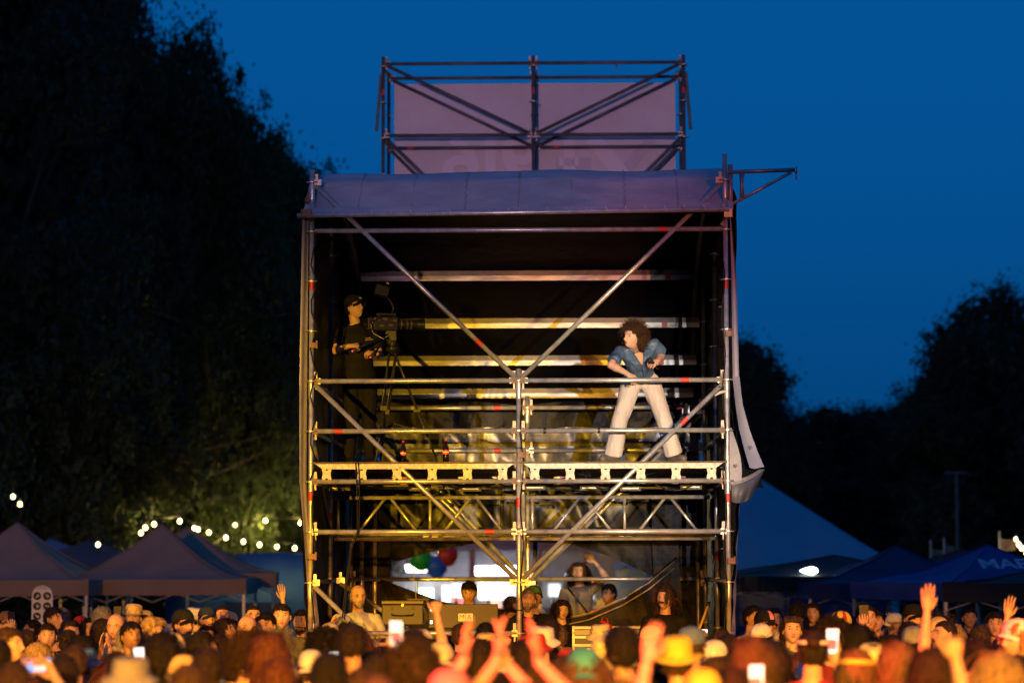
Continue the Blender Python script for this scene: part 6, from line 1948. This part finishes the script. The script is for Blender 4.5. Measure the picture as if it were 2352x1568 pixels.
someone(1556, 1612, 11.2, 160, 'wave_l', 'short', 'dark', 'maroon', 'person in maroon throwing one open hand up high', 3)
someone(1592, 1456, 15.2, 180, 'stand', 'short', 'brown', 'brown', 'man in yellow straw fedora from behind', 1, hat='fedora', hat_c='yellow')
someone(1600, 1437, 17.2, 160, 'stand', 'short', 'brown', 'lightgrey', 'man in denim-blue cap behind the yellow fedora', 1, hat='cap', hat_c='denim')
someone(1625, 1533, 12.5, 176, 'stand', 'short', 'brown', 'brown', 'person in yellow baseball cap below the fedora', 1, hat='cap_back', hat_c='yellow')
someone(1722, 1459, 13.2, 186, 'stand', 'wavy', 'brown', 'olive', 'woman with loose brown hair and olive top', 1)
someone(1690, 1528, 12.6, 176, 'phone_r', 'short', 'dark', 'orange', 'person in orange holding a glowing phone beside the olive top', 1, ph_=('white', 'white glowing phone beside the woman in olive'))
someone(1768, 1465, 15, 178, 'stand', 'medium', 'black', 'black', 'woman with black bob in front of the cream shirt', 1)
someone(2050, 1468, 14, 184, 'look_up', 'medium', 'light', 'white', 'person with light brown bob and white top from behind', 1)
someone(2115, 1606, 11.3, 170, 'fist_r', 'short', 'dark', 'red', 'person in red punching a fist up in front of the navy canopy', 3)
someone(2195, 1484, 12.6, 180, 'stand', 'wavy', 'dark', 'black', 'woman with thick dark waves from behind', 1)
someone(2235, 1459, 15.2, 186, 'stand', 'short', 'black', 'navy', 'man with flat black hair in navy from behind', 1)
someone(2280, 1494, 13.4, 176, 'stand', 'long', 'blond', 'black', 'woman with long blond hair from behind', 0)
someone(2330, 1500, 16, 190, 'stand', 'short', 'dark', 'red', 'man in red beside the long blond hair', 1)
someone(1130, 1470, 19, 182, 'stand', 'medium', 'dark', 'green', 'woman in green with dark bob under the letter plates', 1)
someone(1530, 1450, 18.5, 178, 'clap', 'short', 'brown', 'purple', 'man in purple clapping under the moustached man', 1)
someone(1655, 1452, 19.5, 172, 'stand', 'short', 'dark', 'grey', 'dark-haired man in grey at the foot of the right post', 2)
someone(500, 1480, 14.8, 178, 'look_up', 'short', 'dark', 'olive', 'man with dark hair and olive top looking up from behind', 1)
someone(150, 1500, 14.6, 184, 'stand', 'tied', 'dark', 'yellow', 'woman with dark ponytail and yellow top', 1)
someone(430, 1520, 12.8, 176, 'stand', 'short', 'brown', 'white', 'man with brown hair and white top low on the left', 1)
someone(880, 1498, 14.6, 174, 'stand', 'medium', 'dark', 'brown', 'person with dark bob and brown top beside the big phone', 1)
someone(640, 1505, 13.6, 182, 'clap', 'short', 'auburn', 'grey', 'man with auburn hair clapping near the white cap', 3)

# --- fill: everyone else, further individuals told apart by hair, clothes and gesture
hairs = [('short', 'with short %s hair'), ('medium', 'with a %s bob'), ('long', 'with long %s hair'), ('wavy', 'with wavy %s hair'), ('curly', 'with curly %s hair'), ('bun', 'with a %s hair bun'), ('tied', 'with a %s ponytail')]
hcs = [('black', 'black'), ('dark', 'dark brown'), ('brown', 'brown'), ('light', 'light brown'), ('blond', 'blond'), ('grey', 'grey'), ('auburn', 'auburn')]
shirts = ['black', 'navy', 'white', 'cream', 'grey', 'olive', 'red', 'maroon', 'blue', 'yellow', 'orange', 'green', 'purple', 'brown', 'denim', 'pink']
gest = {'stand': 'standing', 'look_up': 'looking up', 'clap': 'clapping', 'clap_high': 'clapping overhead', 'wave_l': 'waving one hand', 'fist_r': 'raising a fist', 'phone_r': 'holding up a phone', 'turned': 'looking round', 'turned_r': 'glancing sideways'}
rng = random.Random(77)
def fill(n, dlo, dhi, xlo, xhi, facing, where, gap=.55):
    made = tries = 0
    while made < n and tries < n * 60:
        tries += 1
        d = rng.uniform(dlo, dhi)
        x = rng.uniform(xlo, xhi)
        Y = d - CAM_D
        w = at(x, 1400, Y).x
        if any((w - a) ** 2 + (Y - b_) ** 2 < gap ** 2 for a, b_ in CROWD): continue
        if -2.6 < w < 2.8 and -.9 < Y < 7.5: continue
        hs, ht = rng.choice(hairs[:1] * 4 + hairs); hc, hn = rng.choice(hcs[:3] * 2 + hcs)
        sh = rng.choice(shirts)
        face = rng.gauss(*facing)
        back = abs(((face + 180) % 360) - 180) > 90
        ps_ = rng.choice(['stand'] * 7 + ['look_up'] * 5 + ['turned', 'turned', 'turned_r', 'turned_r', 'clap', 'clap', 'phone_r'])
        if dhi < 13.5 and ps_ in ('clap_high', 'wave_l'): ps_ = 'stand'
        z = rng.gauss(1.72 if hs == 'short' else 1.66, .06)
        label = 'person %s, %s top, %s %s' % (ht % hn, sh, gest[ps_], where)
        hat = hat_c = None
        if rng.random() < (.30 if d > 15 else .12):
            hat = rng.choice(('cap_back', 'cap_back', 'bucket' if d > 16 else 'cap_back') if back else ('cap', 'cap', 'bucket'))
            hat_c, hat_n = rng.choice((('white', 'white'), ('cream', 'cream'), ('paleyellow', 'pale yellow'), ('white', 'white'), ('red', 'red'), ('blue', 'blue'), ('black', 'black'), ('straw', 'straw-coloured')))
            hs = 'short'
            label = 'person in %s %s and %s top, %s %s' % (hat_n, 'bucket hat' if hat == 'bucket' else 'cap', sh, gest[ps_], where)
        if label in USED: continue
        y = 1289.0
        for _ in range(4):
            y = y - (z - at(x, y, Y).z) * FPX / d
        sc = rng.choice(('blue', 'white', 'deep'))
        someone(x, y, d, face, ps_, hs, hc, sh, label, rng.choice((0, 1, 1, 2, 3, 3)), hat=hat, hat_c=hat_c, ph_=((sc, 'phone with %s screen held by person %s in %s' % ({'blue': 'pale blue', 'white': 'white', 'deep': 'deep blue'}[sc], ht % hn, sh)) if ps_ == 'phone_r' else None))
        made += 1
fill(4, 11.8, 13.4, -20, 2380, (180, 9), 'low in front', .40)
fill(50, 14.4, 18.5, -20, 2380, (180, 14), 'before the tower', .46)
fill(72, 18.2, 24.9, -20, 2380, (178, 18), 'near the tower', .44)
fill(14, 24.5, 31, -10, 690, (10, 45), 'by brownish tents', .5)
fill(14, 24.5, 31, 1700, 2370, (0, 45), 'by dark canopies', .5)
fill(20, 33, 40, 700, 1500, (150, 60), 'by the bar', .6)
